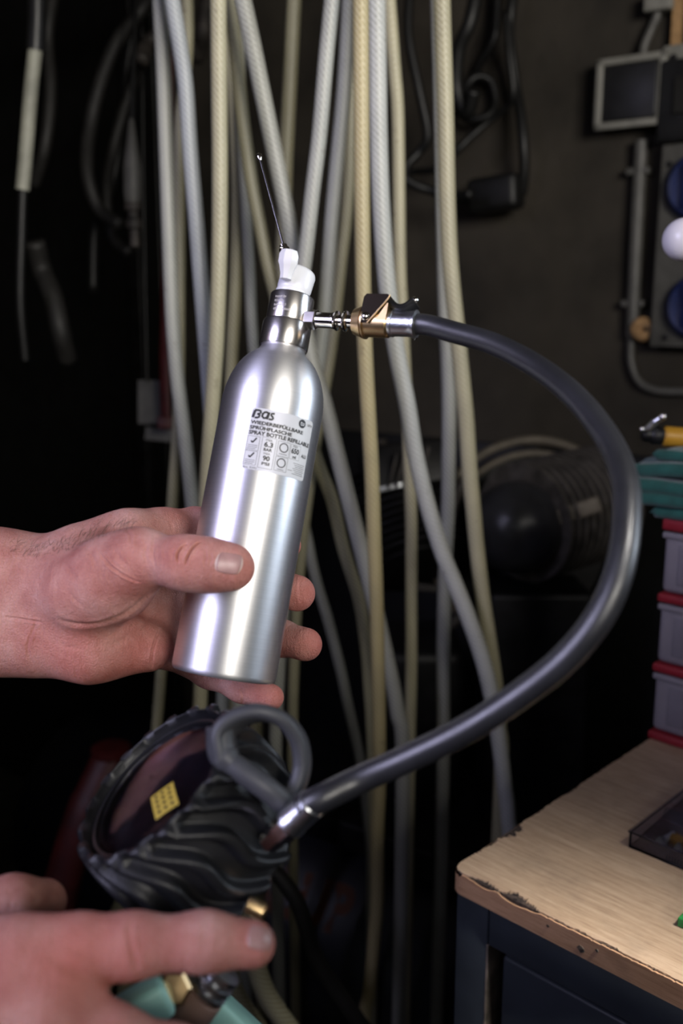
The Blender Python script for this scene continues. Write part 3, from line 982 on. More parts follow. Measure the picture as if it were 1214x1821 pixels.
def finned(name, p0, p1, r, n, m, par, fin=.012, r2=None):
    """a cylinder with n separate cooling fins standing off it"""
    p0, p1 = np.asarray(p0), np.asarray(p1)
    L = np.linalg.norm(p1 - p0)
    M = frame(p0, p1 - p0, (0, 0, 1))
    body = MB().lathe(M, [(r * .82, 0), (r * .82, L)], 32).build(name, m, par)
    for i in range(n):
        z = L * (i + .5) / n
        h = L / n * .20
        MB().lathe(M, [(r * .80, z - h), (r + fin, z - h), (r + fin, z + h), (r * .80, z + h)], 32, cap=False).build('cooling_fin', m, body, smooth=30)
    return body


# motor to the right, dome and fins
finned('motor', atY(925, 930, 1.42), atY(1062, 893, 1.53), .080, 11, M_['castdust'], cmp_)
MB().lathe(frame(atY(925, 935, 1.415), atY(880, 950, 1.32) - atY(925, 935, 1.415), (0, 0, 1)), [(.068, -.02), (.068, .027), (.062, .05), (.044, .071), (.018, .082), (.001, .084)], 40).build('motor_dome', M_['castdome'], cmp_, smooth=180)
for px, py in ((1005, 915), (1045, 902)):
    MB().box(frame(atY(px, py, 1.375), CB, CR + .35 * CU), (.036, .024, .018), .004).build('terminal_cover', M_['guard'], cmp_, smooth=30)
# left cylinder with fins, cover and bolts
finned('cylinder', atY(742, 1010, 1.50), atY(705, 860, 1.60), .085, 12, M_['castiron'], cmp_)
MB().box(frame(atY(722, 845, 1.56), atY(705, 780, 1.60) - atY(742, 1010, 1.50), CR), (.15, .13, .075), .008).build('cylinder_head', M_['castiron'], cmp_, smooth=30)
for i in range(5):
    MB().box(frame(atY(698 + 14 * i, 838 - 3 * i, 1.485), CB, CR - .25 * CU), (.005, .055, .012), .001).build('head_rib', M_['castgrey'], cmp_, smooth=30)
MB().box(frame(atY(705, 864, 1.49), CB, CR + .22 * CU), (.075, .010, .012), .002).build('clamp_bar', M_['steel'], cmp_, smooth=30)
MB().tube(spline([atY(690, 825, 1.53), atY(683, 805, 1.53), atY(676, 785, 1.54)], 4), .010, 12).build('intake_pipe', M_['castgrey'], cmp_)
MB().box(np.array([[1, 0, 0, .12], [0, 1, 0, 1.60], [0, 0, 1, .81], [0, 0, 0, 1.]]), (.17, .18, .27), .02).build('crankcase', M_['castiron'], cmp_, smooth=40)
MB().box(np.array([[1, 0, 0, .31], [0, 1, 0, 1.50], [0, 0, 1, .87], [0, 0, 0, 1.]]), (.16, .12, .39), .01).build('motor_bracket', M_['castiron'], cmp_, smooth=40)
MB().box(frame(atY(765, 1045, 1.50), CB, CR - .1 * CU), (.045, .012, .02), .002).build('name_plate', M_['castgrey'], cmp_, smooth=30)
MB().tube(spline([atY(828, 845, 1.50), atY(815, 875, 1.49), atY(808, 900, 1.48), atY(806, 940, 1.50)], 5), .006, 10).build('copper_line', M_['castgrey'], cmp_)
MB().box(frame(atY(812, 1100, 1.45), CB, CR + .9 * CU), (.05, .016, .02), .004).build('lever', M_['castgrey'], cmp_, smooth=30)
# belt guard: two rings round a dark pulley
gc = atY(945, 965, 1.585)
gn = unit(CB + .15 * CR - .1 * CU)
Mg = frame(gc, gn, CR)
R0 = .172
g = MB().lathe(Mg, [(.001, -.03), (R0 - .02, -.03), (R0 - .02, .0), (R0 - .03, .0), (R0 - .03, -.02), (.001, -.02)], 72).build('belt_guard', M_['castiron'], cmp_)
for rr, rt, m in ((R0, .0075, M_['guard']), (R0 - .022, .006, M_['guard'])):
    a = np.linspace(0, 2 * math.pi, 73)
    MB().tube(xf(Mg, np.stack([rr * np.cos(a), rr * np.sin(a), 0 * a], -1)), rt, 10, cap=False).build('guard_ring', m, g)
for q in range(5):
    a = q * 2 * math.pi / 5 + .3
    MB().cyl(xf(Mg, [(.03 * math.cos(a), .03 * math.sin(a), -.015)])[0], xf(Mg, [((R0 - .03) * math.cos(a), (R0 - .03) * math.sin(a), -.010)])[0], .012, 10).build('spoke', M_['castiron'], g)
MB().cyl(gc, V(gc[0], gc[1] + .0, .66), .025, 14).build('guard_post', M_['castiron'], cmp_)

# ------------------------------------------------------------------ dim clutter at the left
def hang(pts, Y, r, m, name, lab, cat, group=None):
    P = [atY(px, py, Y + .02 * math.sin(i * 1.7)) for i, (px, py) in enumerate(pts)]
    return tag(MB().tube(spline(P, 8), r, 12).build(name, m, smooth=180), lab, cat, group)


db = thing('dark_backing', V(-.75, 2.1, .0), 'large black board added to darken the wall behind the cables at the left', 'board')  # added black backing, darkens the left wall in place of black clutter
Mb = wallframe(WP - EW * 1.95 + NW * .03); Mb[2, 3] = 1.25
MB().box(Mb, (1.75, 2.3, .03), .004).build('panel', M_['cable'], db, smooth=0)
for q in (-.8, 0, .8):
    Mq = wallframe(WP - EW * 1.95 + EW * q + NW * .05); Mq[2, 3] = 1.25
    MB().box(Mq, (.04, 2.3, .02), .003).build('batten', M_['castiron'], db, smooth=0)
hr = thing('hook_rail', V(-.62, 1.78, 2.0), 'dark wooden rail above the frame that carries the left cables', 'rail')
MB().box(np.array([[1, 0, 0, -.62], [0, 1, 0, 1.72], [0, 0, 1, 2.13], [0, 0, 0, 1.]]), (.95, .05, .09), .004).build('board', M_['castiron'], hr, smooth=30)
for x in (-1.0, -.25):
    MB().cyl(V(x, 1.72, 2.17), V(x, 1.72, 2.598), .01, 10).build('hanger', M_['castiron'], hr)
pt = thing('pale_tube', atY(40, 340, 1.55), 'pale grey rigid tube hanging at the far left', 'tube')
MB().tube(spline([atY(63, 84, 1.55), atY(55, 160, 1.55), atY(46, 270, 1.55), atY(40, 338, 1.55)], 5), .0105, 16).build('tube', M_['paletube'], pt)
MB().tube(spline([atY(66, -60, 1.55), atY(66, 20, 1.55), atY(64, 70, 1.55), atY(63, 90, 1.55)], 5), .014, 14).build('sleeve', M_['blackpl'], pt)
MB().tube(spline([atY(41, 325, 1.55), atY(38, 420, 1.55), atY(36, 540, 1.55), atY(45, 640, 1.56)], 5), .007, 12).build('lead', M_['cable'], pt)
cg = 'dark cables looped at the left'
hang([(300, -40), (250, 20), (200, 90), (165, 200), (155, 300), (175, 370), (215, 400)], 1.62, .011, M_['cable_grey'], 'looped_cable', 'dark cable making the widest loop left of the hoses', 'cable', cg)
hang([(320, -40), (275, 60), (235, 150), (205, 250), (190, 340), (200, 420), (230, 450)], 1.67, .009, M_['cable_grey'], 'looped_cable', 'dark cable making the middle loop left of the hoses', 'cable', cg)
hang([(250, -40), (225, 120), (215, 220), (200, 320), (170, 400), (165, 520)], 1.72, .009, M_['cable'], 'looped_cable', 'black cable hanging inside the dark loops at the left', 'cable', cg)
hang([(100, -40), (85, 60), (90, 160), (80, 260), (60, 330)], 1.68, .010, M_['cable_grey'], 'looped_cable', 'dark cable beside the pale tube at the far left', 'cable', cg)
hang([(370, -30), (360, 60), (350, 100), (330, 70), (300, 60), (265, 75), (250, 110)], 1.60, .012, M_['castgrey'], 'looped_cable', 'dull grey hose bend behind the leftmost braided hoses', 'cable', cg)
at_ = thing('grease_gun', atY(240, 430, 1.50), 'dull grey pointed tool hanging between the dark cables', 'tool')
MB().lathe(frame(atY(236, 360, 1.50), atY(234, 235, 1.50) - atY(236, 360, 1.50), (1, 0, 0)), [(.012, 0), (.0135, .01), (.0135, .05), (.008, .085), (.004, .115), (.001, .118)], 20).build('barrel', M_['conduit'], at_)
MB().lathe(frame(atY(236, 361, 1.50), atY(240, 430, 1.50) - atY(236, 361, 1.50), (1, 0, 0)), [(.013, 0), (.013, .010), (.009, .012), (.009, .022), (.012, .024), (.012, .036), (.008, .038), (.008, .062), (.002, .066)], 20).build('coupling', M_['castgrey'], at_)
MB().tube(spline([atY(234, 237, 1.50), atY(236, 150, 1.52), atY(240, 40, 1.55), atY(243, -60, 1.60)], 6), .004, 10).build('cord', M_['cable'], at_)
tb = thing('paper_tag', atY(272, 780, 1.66), 'dim grey paper tag hanging behind the leftmost hose', 'tag')
MB().box(frame(atY(266, 715, 1.66), CB, CR), (.040, .075, .004), .001).build('card', M_['conduit'], tb, smooth=0)
MB().box(frame(atY(282, 773, 1.655), CB, CR - .1 * CU), (.046, .022, .006), .001).build('clip', M_['conduit'], tb, smooth=0)
MB().tube(spline([atY(262, 680, 1.66), atY(258, 500, 1.67), atY(255, 300, 1.69), atY(252, -50, 1.72)], 5), .002, 6).build('string', M_['cable'], tb)
rs = thing('red_strap', atY(293, 760, 1.60), 'dark red strap hanging behind the leftmost hose', 'strap')
MB().tube(spline([atY(300, -60, 1.64), atY(298, 300, 1.62), atY(294, 560, 1.60), atY(292, 640, 1.60), atY(294, 740, 1.60)], 5), .009, 8, flat=.35).build('band', M_['red'], rs)
MB().box(frame(atY(294, 752, 1.60), CB, CR), (.024, .02, .012), .002).build('end_tab', M_['red'], rs, smooth=30)
hang([(62, 430), (75, 480), (95, 530), (108, 590), (120, 640)], 1.62, .016, M_['cable_grey'], 'dark_strap', 'dim dark strap hanging low at the far left', 'strap')

# red trolley jack behind the inflator
jk = thing('red_jack', V(-.35, 1.35, 0), 'red hydraulic jack standing behind the gauge at the lower left', 'jack')
p0, p1, p2 = atY(105, 1600, 1.30), atY(148, 1450, 1.32), atY(198, 1335, 1.36)
MB().tube(spline([V(p0[0] - .02, 1.28, .05), p0 + V(-.01, 0, -.1), p0, p1, p2], 6), [.034] * 7 + [.031] * 7 + [.029] * 6 + [.026] * 5, 16, flat=.6).build('arm', M_['red'], jk)
MB().lathe(frame(p2 + V(0, 0, -.01), V(0, 0, 1), (1, 0, 0)), [(.020, 0), (.030, .006), (.030, .016), (.022, .02), (.001, .02)], 28).build('saddle', M_['red'], jk)
MB().box(np.array([[1, 0, 0, p0[0] - .02], [0, 1, 0, 1.35], [0, 0, 1, .045], [0, 0, 0, 1.]]), (.16, .40, .085), .01).build('base', M_['red'], jk, smooth=30)

# dim hose coils near the floor
for i, (x0, y0, r, lab) in enumerate(((470, 1760, .0105, 'dim dark hose curving away below the inflator'), (420, 1770, .0105, 'dim dark hose nearest the mint arms at the bottom edge'), (560, 1700, .009, 'thin dim hose curving at the bottom right of the inflator'))):
    P = [atY(x0 - 40, y0 - 110, 0.90 + .035 * i), atY(x0, y0, 0.90 + .035 * i), atY(x0 + 45, y0 + 70, 0.90 + .035 * i), atY(x0 + 120, y0 + 170, 0.91 + .035 * i), atY(x0 + 240, y0 + 300, 0.92 + .035 * i)]
    P = [V(P[0][0] - .20, 0.97 + .035 * i, .02), V(P[0][0] - .19, 0.96 + .035 * i, .30), V(P[0][0] - .12, 0.94 + .035 * i, P[0][2] - .03), V(P[0][0] - .05, 0.92 + .035 * i, P[0][2] + .03)] + P
    P.append(V(P[-1][0] + .05, 0.95 + .035 * i, .02))
    tag(MB().tube(spline(P, 8), r, 14).build('dark_hose', BR['olive'] if i < 2 else M_['cable_grey'], smooth=180), lab, 'hose', 'dim hoses low at the bottom')

# ------------------------------------------------------------------ spray bottle
b0 = at(397, 1202, .524)
b1 = at(503.5, 619, .545)
AX = unit(b1 - b0)
BL = float(np.linalg.norm(b1 - b0))           # base to collar
MBt = frame(b0, AX, CR)                        # x right, y away from the camera, z along the axis
BX, BY = MBt[:3, 0], MBt[:3, 1]
RB = .0283
bot = thing('spray_bottle', b0, 'brushed silver aluminium spray bottle with printed label held in the upper hand', 'bottle', M=MBt)
sh = BL - .036                                 # where the shoulder starts
prof = [(.001, .005), (.020, .0045), (.0240, .0008), (.0256, .0001), (.0270, .0004), (.0279, .0014), (RB, .0032), (RB, sh)]
for i in range(1, 15):
    a = i / 14 * math.radians(78)
    prof.append((.0030 + (RB - .0030) * math.cos(a) ** .92, sh + .0345 * math.sin(a) / math.sin(math.radians(78))))
prof = [p for p in prof if p[0] > .0128 or p[1] < .01] + [(.0122, BL - .0006), (.0122, BL + .003)]
body = MB().lathe(MBt, prof, 128).build('body', M_['alu'], bot, smooth=50)
col_lo = MB().lathe(MBt, [(.0120, BL - .001), (.0134, BL - .0006), (.0138, BL + .0004), (.0138, BL + .0132), (.0133, BL + .0142), (.0120, BL + .0143)], 72).build('lower_collar', M_['chrome'], bot, smooth=30)
col_up = MB().lathe(MBt, [(.0122, BL + .0138), (.0124, BL + .0146), (.0125, BL + .0150), (.0125, BL + .0292), (.0121, BL + .0300), (.0085, BL + .0302), (.0083, BL + .0285), (.001, BL + .0285)], 72).build('upper_collar', M_['chrome'], bot, smooth=30)


def oncyl(px, py, R=RB):
    """where the pixel's ray meets the bottle wall: (angle from the camera-facing line, height)"""
    r = ray(px, py)
    Mi = np.linalg.inv(MBt)
    o = xf(Mi, CAM)[0]
    d = Mi[:3, :3] @ r
    A = d[0] ** 2 + d[1] ** 2
    B = 2 * (o[0] * d[0] + o[1] * d[1])
    C = o[0] ** 2 + o[1] ** 2 - R * R
    t = (-B - math.sqrt(max(0, B * B - 4 * A * C))) / (2 * A)
    p = o + d * t
    return math.atan2(p[0], -p[1]), p[2]


def wrap(pts, th0, z0, R):
    """flat (mm right, mm up) -> bottle wall"""
    out = []
    for x, y in pts:
        a = th0 + x / 1000 / RB
        out.append((R * math.sin(a), -R * math.cos(a), z0 + y / 1000))
    return xf(MBt, out)


tl_, zt_ = oncyl(449, 724)
_, zb_ = oncyl(428, 832)
tr_, _ = oncyl(556, 753)
LW, LH = (tr_ - tl_) * RB * 1000, (zt_ - zb_) * 1000
rad = 1.8
nx, ny = 40, 30
mb = MB()
def labrow(y):
    e = min(y, LH - y)
    ins = 0 if e >= rad else rad - math.sqrt(max(0, rad * rad - (rad - e) ** 2))
    return np.linspace(ins, LW - ins, nx)
yy = np.concatenate([np.linspace(0, rad, 6), np.linspace(rad, LH - rad, ny)[1:-1], np.linspace(LH - rad, LH, 6)])
pts = [(x, -y) for y in yy for x in labrow(y)]
fs = [(j * nx + i, j * nx + i + 1, (j + 1) * nx + i + 1, (j + 1) * nx + i) for j in range(len(yy) - 1) for i in range(nx - 1)]
label_o = mb.add(wrap(pts, tl_, zt_, RB + .00012), fs).build('label', M_['label'], bot, smooth=180)
pr = MB()


def ptext(s, u, v, w=None, h=None, bold=.0):
    """text with its box's top-left at fraction (u, v); w, h fractions of the label"""
    vs, fs = text_mesh(s, 1.0, bold)
    x0, x1, y0, y1 = vs[:, 0].min(), vs[:, 0].max(), vs[:, 1].min(), vs[:, 1].max()
    H = h * LH
    W = w * LW if w else H / (y1 - y0) * (x1 - x0)
    q = [((x - x0) / (x1 - x0) * W + u * LW, (y - y1) / (y1 - y0) * H - v * LH) for x, y, _ in vs]
    pr.add(wrap(q, tl_, zt_, RB + .00024), fs)


def pbar(u0, v0, u1, v1, t=.16):
    """a straight printed line t mm thick"""
    a, b = V(u0 * LW, -v0 * LH), V(u1 * LW, -v1 * LH)
    d = unit(b - a); n = V(-d[1], d[0]) * t / 2
    m = 8
    q = []
    for i in range(m + 1):
        c = a + (b - a) * i / m
        q += [tuple(c + n), tuple(c - n)]
    pr.add(wrap(q, tl_, zt_, RB + .00024), [(2 * i, 2 * i + 1, 2 * i + 3, 2 * i + 2) for i in range(m)])


def pbox(u0, v0, u1, v1, t=.14):
    for a in ((u0, v0, u1, v0), (u1, v0, u1, v1), (u1, v1, u0, v1), (u0, v1, u0, v0)):
        pbar(*a, t)


def pring(u, v, r0, r1, n=40):
    q, fs = [], []
    for i in range(n):
        a = 2 * math.pi * i / n
        q += [(u * LW + r0 * math.cos(a), -v * LH + r0 * math.sin(a)), (u * LW + r1 * math.cos(a), -v * LH + r1 * math.sin(a))]
    for i in range(n):
        j = (i + 1) % n
        fs.append((2 * i, 2 * i + 1, 2 * j + 1, 2 * j))
    pr.add(wrap(q, tl_, zt_, RB + .00024), fs)


# the maker's mark: broken B, round G, open S
def stroke(pts, t):
    p = np.array(pts)
    for a, b in zip(p[:-1], p[1:]):
        pbar(a[0], a[1], b[0], b[1], t)


stroke([(.050, .045), (.030, .165)], 1.5)
stroke([(.045, .040), (.125, .040), (.138, .060), (.128, .088), (.088, .100), (.120, .108), (.128, .130), (.110, .158), (.060, .165)], 1.1)
stroke([(.235, .058), (.205, .048), (.175, .070), (.160, .110), (.172, .145), (.205, .155), (.232, .130), (.240, .090)], 1.1)
stroke([(.252, .045), (.236, .165)], 1.3)
stroke([(.330, .060), (.300, .052), (.282, .070), (.292, .098), (.318, .115), (.318, .145), (.292, .160), (.262, .152)], 1.05)
ptext('WIEDERBEFÜLLBARE', .015, .195, .80, .072, .040)
ptext('SPRÜHFLASCHE', .015, .280, .62, .072, .040)
ptext('SPRAY BOTTLE REFILLABLE', .015, .370, .970, .068, .040)
for v0 in (.465, .705):
    pbox(.012, v0, .190, v0 + .225)
    stroke([(.070, v0 + .075), (.092, v0 + .105), (.145, v0 + .022)], .80)
    for k in range(3):
        pbar(.03, v0 + .145 + .028 * k, .17 - .02 * (k == 2), v0 + .145 + .028 * k, .22)
pbox(.225, .450, .425, .950)
ptext('max.', .275, .475, .10, .034)
ptext('6.3', .262, .520, .125, .085, .035)
ptext('BAR', .265, .622, .12, .050, .03)
ptext('max.', .275, .695, .10, .034)
ptext('90', .275, .745, .10, .085, .035)
ptext('PSI', .272, .850, .11, .050, .03)
pbox(.455, .465, .640, .700)
pbox(.455, .715, .640, .940)
pring(.548, .560, 2.0, 2.55)
pring(.548, .808, 2.0, 2.55)
pbar(.49, .665, .61, .665, .25)
pbar(.50, .915, .60, .915, .25)
ptext('max.', .690, .475, .085, .032)
ptext('650', .670, .520, .135, .090, .035)
ptext('ml', .705, .635, .060, .050, .03)
pbox(.655, .465, .825, .70, .10)
ptext('ALU', .860, .575, .105, .058, .03)
pring(.775, .095, .0, 2.35)
for k in range(7):
    pbar(.74 + .02 * (k % 3), .755 + .029 * k, .965 - .015 * (k % 2), .755 + .029 * k, .20)
pbar(.66, .885, .74, .885, .2)
ptext('1874', .875, .065, .10, .040)
ptext('Art. 9393', .015, .955, .20, .032)
pr.build('print', M_['ink'], label_o, smooth=0)
# white monogram on the black disc
keep, pr = pr, MB()
stroke([(.755, .070), (.750, .110), (.762, .125), (.775, .118)], .40)
stroke([(.742, .082), (.775, .080)], .35)
stroke([(.785, .078), (.782, .112), (.795, .120), (.806, .108), (.808, .075)], .40)
q = MB()
for v in pr.v:
    pass
mono = pr
mi = np.linalg.inv(MBt)
for i, v in enumerate(mono.v):
    l = xf(mi, v); rr = np.hypot(l[:, 0], l[:, 1])
    l[:, 0] *= (RB + .00034) / rr; l[:, 1] *= (RB + .00034) / rr
    mono.v[i] = xf(MBt, l)
mono.build('monogram', M_['label'], label_o, smooth=0)

# laser lettering on the upper collar
eg = MB()
Rc = .0125
for k, (s, w) in enumerate((('Import by', 7.0), ('BGS techn.', 5.6), ('Bandwirkerstr. 3', 7.6), ('42929 Wermelskirchen', 12.0))):
    vs, fs = text_mesh(s, 1.0, .01)
    x0, x1 = vs[:, 0].min(), vs[:, 0].max()
    out = []
    for x, y, _ in vs:
        a = math.radians(-42) + (x - x0) / (x1 - x0) * w / 1000 / Rc
        z = BL + .0252 - k * .0024 + y * .0019
        out.append(((Rc + .00006) * math.sin(a), -(Rc + .00006) * math.cos(a), z))
    eg.add(xf(MBt, out), fs)
eg.build('engraving', M_['engrave'], col_up, smooth=0)

# white spray head
CT = b1 + AX * .030


def pxb(px, py, dd=0.0):
    """a point at the spray head's depth"""
    return at(px, py, .548 + dd)


MB().lathe(frame(CT, AX, CR), [(.0055, -.003), (.0055, .006), (.0045, .010)], 28).build('stem', M_['white_pl'], bot)
ha = unit(AX + .10 * CR - .18 * CB)
hc = pxb(516.5, 529)
MB().lathe(frame(hc, ha, CR), [(.001, -.0005), (.0060, -.0005), (.0078, .0010), (.0088, .0034), (.0092, .0060), (.0093, .0146), (.0088, .0162), (.0076, .0170), (.001, .0172)], 48,
           rfun=lambda r, z, a: r * (1 + .12 * max(0, math.cos(a)) ** 2)).build('actuator', M_['white_pl'], bot, smooth=50)
MB().lathe(frame(hc, ha, CR), [(.0070, -.0006), (.0086, -.0004), (.0092, .0008), (.0092, .0022), (.0086, .0028)], 48).build('actuator_skirt', M_['white_pl'], bot, smooth=40)
no = unit(AX + .12 * CB - .02 * CR)
nz = MB().lathe(frame(pxb(509, 487, -.0095), no, CR), [(.0034, -.003), (.0036, .000), (.0048, .0040), (.0057, .0058), (.0057, .0102), (.0046, .0128), (.001, .0130)], 8, off=.5).build('nozzle', M_['white_pl'], bot, smooth=25)
w0_, w1_ = pxb(505, 441, -.008), pxb(462, 283, .006)
MB().lathe(frame(pxb(506, 446, -.008), unit(w1_ - w0_), CR), [(.0030, -.001), (.0030, .0012), (.0022, .002), (.0022, .0034), (.001, .004)], 14).build('wand_socket', M_['nickel'], nz)
MB().ball(pxb(500.5, 441, -.010), .0011, 12).build('socket_pin', M_['nickel'], nz)
MB().cyl(w0_, w1_, .00068, 10).build('wand', M_['wire'], bot)
MB().lathe(frame(w1_, unit(w1_ - w0_), CR), [(.0009, -.001), (.0013, .0), (.0017, .0012), (.0016, .0026), (.0009, .0036), (.0003, .0038)], 14).build('wand_tip', M_['nickel'], bot)

# air inlet valve on the collar
phi = math.radians(21)
FD = unit(math.cos(phi) * BX - math.sin(phi) * BY)
FU = unit(AX - FD * np.dot(AX, FD))
FC = b1 + AX * .0172 + FD * .0115                 # where the fitting leaves the collar
MF = np.eye(4)
MF[:3, 2] = FD * .93; MF[:3, 1] = FU; MF[:3, 0] = np.cross(FU, FD); MF[:3, 3] = FC
inlet = MB().lathe(MF, [(.0052, -.001), (.0058, .0), (.0058, .0062), (.0052, .0068)], 6, off=.5).build('hex_nut', M_['nickel'], bot, smooth=20)
MB().lathe(MF, [(.0036, .006), (.0044, .007), (.0044, .0165), (.0047, .0168), (.0047, .0180), (.003, .0182)], 32).build('valve_stem', M_['nickel'], bot, smooth=30)

# ------------------------------------------------------------------ air hose with brass chuck
hose = thing('air_hose', at(1114, 920, .40), 'black rubber air hose looping from the brass chuck to the inflator', 'hose')
MB().lathe(MF, [(.0030, .0183), (.0052, .0186), (.0056, .0196), (.0052, .0206), (.0034, .0210), (.0034, .0238), (.0054, .0242), (.0058, .0252), (.0054, .0262), (.0036, .0266), (.0036, .0315)], 32).build('tip_threads', M_['nickel'], hose, smooth=30)
ck = MB().lathe(MF, [(.0036, .0310), (.0070, .0310), (.0089, .0366), (.0082, .0368), (.0082, .0372), (.0092, .0374), (.0092, .0384), (.0080, .0388), (.0080, .0520), (.0074, .0530), (.003, .0532)], 48).build('chuck', M_['brass'], hose, smooth=30)


def mf(x, y, z):
    return xf(MF, [(x, y, z)])[0]


Msd = np.eye(4)                                    # side view frame of the chuck: x along, y up, z towards the camera
zs = unit(np.cross(FD, FU))
if np.dot(zs, CB) < 0:
    zs = -zs
Msd[:3, 0], Msd[:3, 1], Msd[:3, 2], Msd[:3, 3] = FD * .93, FU, zs, FC
cl_out = [(.0372, -.0030), (.0430, -.0030), (.0525, .0098), (.0535, .0125), (.0520, .0132), (.0392, .0130), (.0378, .0112)]
MB().prism(Msd, cl_out, -.0087, .0087).build('clip_cover', M_['bronze'], ck, smooth=0)
MB().tube(spline([xf(Msd, [(x, y, .0089)])[0] for x, y in ((.0425, -.0034), (.0470, .0026), (.0525, .0100), (.0537, .0126))], 4), .00045, 8).build('cover_edge', M_['brass'], ck)
MB().prism(Msd, [(.0470, -.001), (.0530, -.001), (.0530, .0085), (.0522, .0085)], -.0078, .0080).build('bracket', M_['brass'], ck, smooth=0)
MB().ball(xf(Msd, [(.0408, .0002, .0083)])[0], .0026, 20).build('rivet', M_['nickel'], ck, smooth=180)
MB().tube(spline([xf(Msd, [p])[0] for p in ((.0525, .0098, 0), (.0570, .0078, 0), (.0620, .0085, 0), (.0668, .0118, 0))], 6), .0026, 12, flat=2.4, hint=zs).build('lever', M_['blackpl'], ck)
MB().ball(xf(Msd, [(.0668, .0122, .003)])[0], .0021, 14).build('lever_tip', M_['nickel'], ck, smooth=180)
MB().lathe(MF, [(.004, .0528), (.0070, .0530), (.0074, .0540), (.0074, .0552), (.0070, .0556), (.0068, .0640), (.0071, .0668), (.0077, .0684), (.0077, .0690), (.0060, .0692)], 48).build('ferrule', M_['steel'], hose, smooth=30)
MB().cyl(mf(0, -.0090, .0695), mf(0, -.0072, .0705), .0004, 8).build('crimp_wire', M_['nickel'], hose)
h0 = mf(0, 0, .0655); h1 = mf(0, 0, .075)
ROUT = .00565
hp = [h0, h1]
for px, py, w in ((800, 589, 38.5), (880, 613, 40), (960, 656, 42), (1030, 714, 44.5), (1084, 786, 47), (1110, 852, 49.5), (1114, 925, 51.5), (1102, 1010, 53), (1068, 1092, 53.5),
                  (1008, 1168, 53), (928, 1233, 52), (830, 1296, 51), (730, 1346, 50), (640, 1386, 49.5), (575, 1418, 50)):
    hp.append(at(px, py, 2 * ROUT * F / w))
hp.append(at(534, 1438, .392))
MB().tube(spline(hp, 12), ROUT, 28).build('rubber_tube', M_['rubber'], hose, smooth=180)
f0, f1 = at(556, 1427, .391), at(486, 1492, .398)
fl = float(np.linalg.norm(f1 - f0))
MB().lathe(frame(f0, f1 - f0, CU), [(.0058, 0), (.0063, .0006), (.0062, fl * .45), (.0066, fl * .5), (.0066, fl * .58), (.0050, fl * .62)], 32).build('ferrule', M_['steel'], hose, smooth=30)
MB().lathe(frame(f0, f1 - f0, CU), [(.0045, fl * .62), (.0058, fl * .64), (.0058, fl * .84), (.0046, fl * .87), (.0045, fl * 1.15)], 6).build('coupling_nut', M_['nickel'], hose, smooth=20)

# ------------------------------------------------------------------ tyre inflator
GN = unit(-.573 * CR + .743 * CU + .36 * CB)
GC = at(286, 1398, .425)
MG = frame(GC, GN, .79 * CR + .61 * CU)
inf = thing('tyre_inflator', GC - GN * .05, 'handheld tyre inflator gauge in a ribbed dark rubber boot', 'gauge', M=frame(GC - GN * .05, GN, .79 * CR + .61 * CU))
prof = [(.004, -.056), (.024, -.056), (.030, -.054), (.036, -.050)]
prof += [(.0400 + .0025 * math.sin(t * math.pi), -.050 + .050 * t) for t in np.linspace(.05, 1, 64)]
prof += [(.0420, .0030), (.0412, .0050), (.0400, .0056), (.0388, .0046), (.0380, .0018), (.0374, -.004)]


def rib(r, z, a):
    if r < .033 or z < -.052 or (r < .0392 and z > -.01):
        return r
    w = 11.0 * z + .085 * math.sin(z * 150 + .6)
    c = math.cos(18 * (a + w))
    k = min(1.0, max(0.0, (z + .054) / .008)) * min(1.0, max(0.0, (.0075 - z) / .003))
    return r - .0022 * k + .0062 * k * (1 / (1 + math.exp(-8 * (c - .35)))) * (.6 if z > .0005 else 1)


MB().lathe(MG, prof, 420, rfun=rib).build('rubber_boot', M_['boot'], inf, smooth=180)
MB().lathe(MG, [(.0374, -.006), (.0374, .0006), (.0366, .0014), (.0354, .0012), (.0350, -.001), (.0348, -.006)], 80, cap=False).build('bezel', M_['blackpl'], inf)
RL, SL = .0356, .0085
dial = MB().lathe(MG, [(.0350, -.0070), (.0350, -.0060), (.001, -.0060)], 64).build('dial', M_['dial'], inf)
lens_p = [(RL, -.0022)] + [(RL * math.cos(t), -.0018 + SL * math.sin(t)) for t in np.linspace(.02, math.pi / 2 - .02, 18)] + [(.0004, -.0018 + SL)]
lens = MB().lathe(MG, lens_p + [(.0004, -.0034 + SL)] + [((RL - .0015) * math.cos(t), -.0022 + (SL - .0012) * math.sin(t)) for t in np.linspace(math.pi / 2 - .03, .02, 14)], 80, cap=False).build('lens', M_['glass'], inf, smooth=180)


def onlens(x, y, lift=.0):
    r = math.hypot(x, y)
    return (x, y, -.0018 + SL * math.sqrt(max(0, 1 - (r / RL) ** 2)) + lift)


sx, sy = .0045, -.0215
sv, sf = [], []
n = 12
for i in range(n + 1):
    for j in range(n + 1):
        sv.append(onlens(sx + (i / n - .5) * .0115, sy + (j / n - .5) * .0135, .0003))
for i in range(n):
    for j in range(n):
        a = i * (n + 1) + j
        sf.append((a, a + n + 1, a + n + 2, a + 1))
stk = MB().add(xf(MG, sv), sf).build('sticker', M_['sticker'], inf)
dots = MB()
for i in range(3):
    for j in range(4):
        x, y = sx + (i - 1) * .0032, sy + (j - 1.5) * .0030
        c = onlens(x, y, .0006)
        a = np.linspace(0, 2 * math.pi, 13)[:-1]
        dots.add(xf(MG, [onlens(x + .0009 * math.cos(t), y + .0007 * math.sin(t), .00055) for t in a]), [list(range(12))])
dots.build('sticker_marks', M_['boot'], stk, smooth=0)
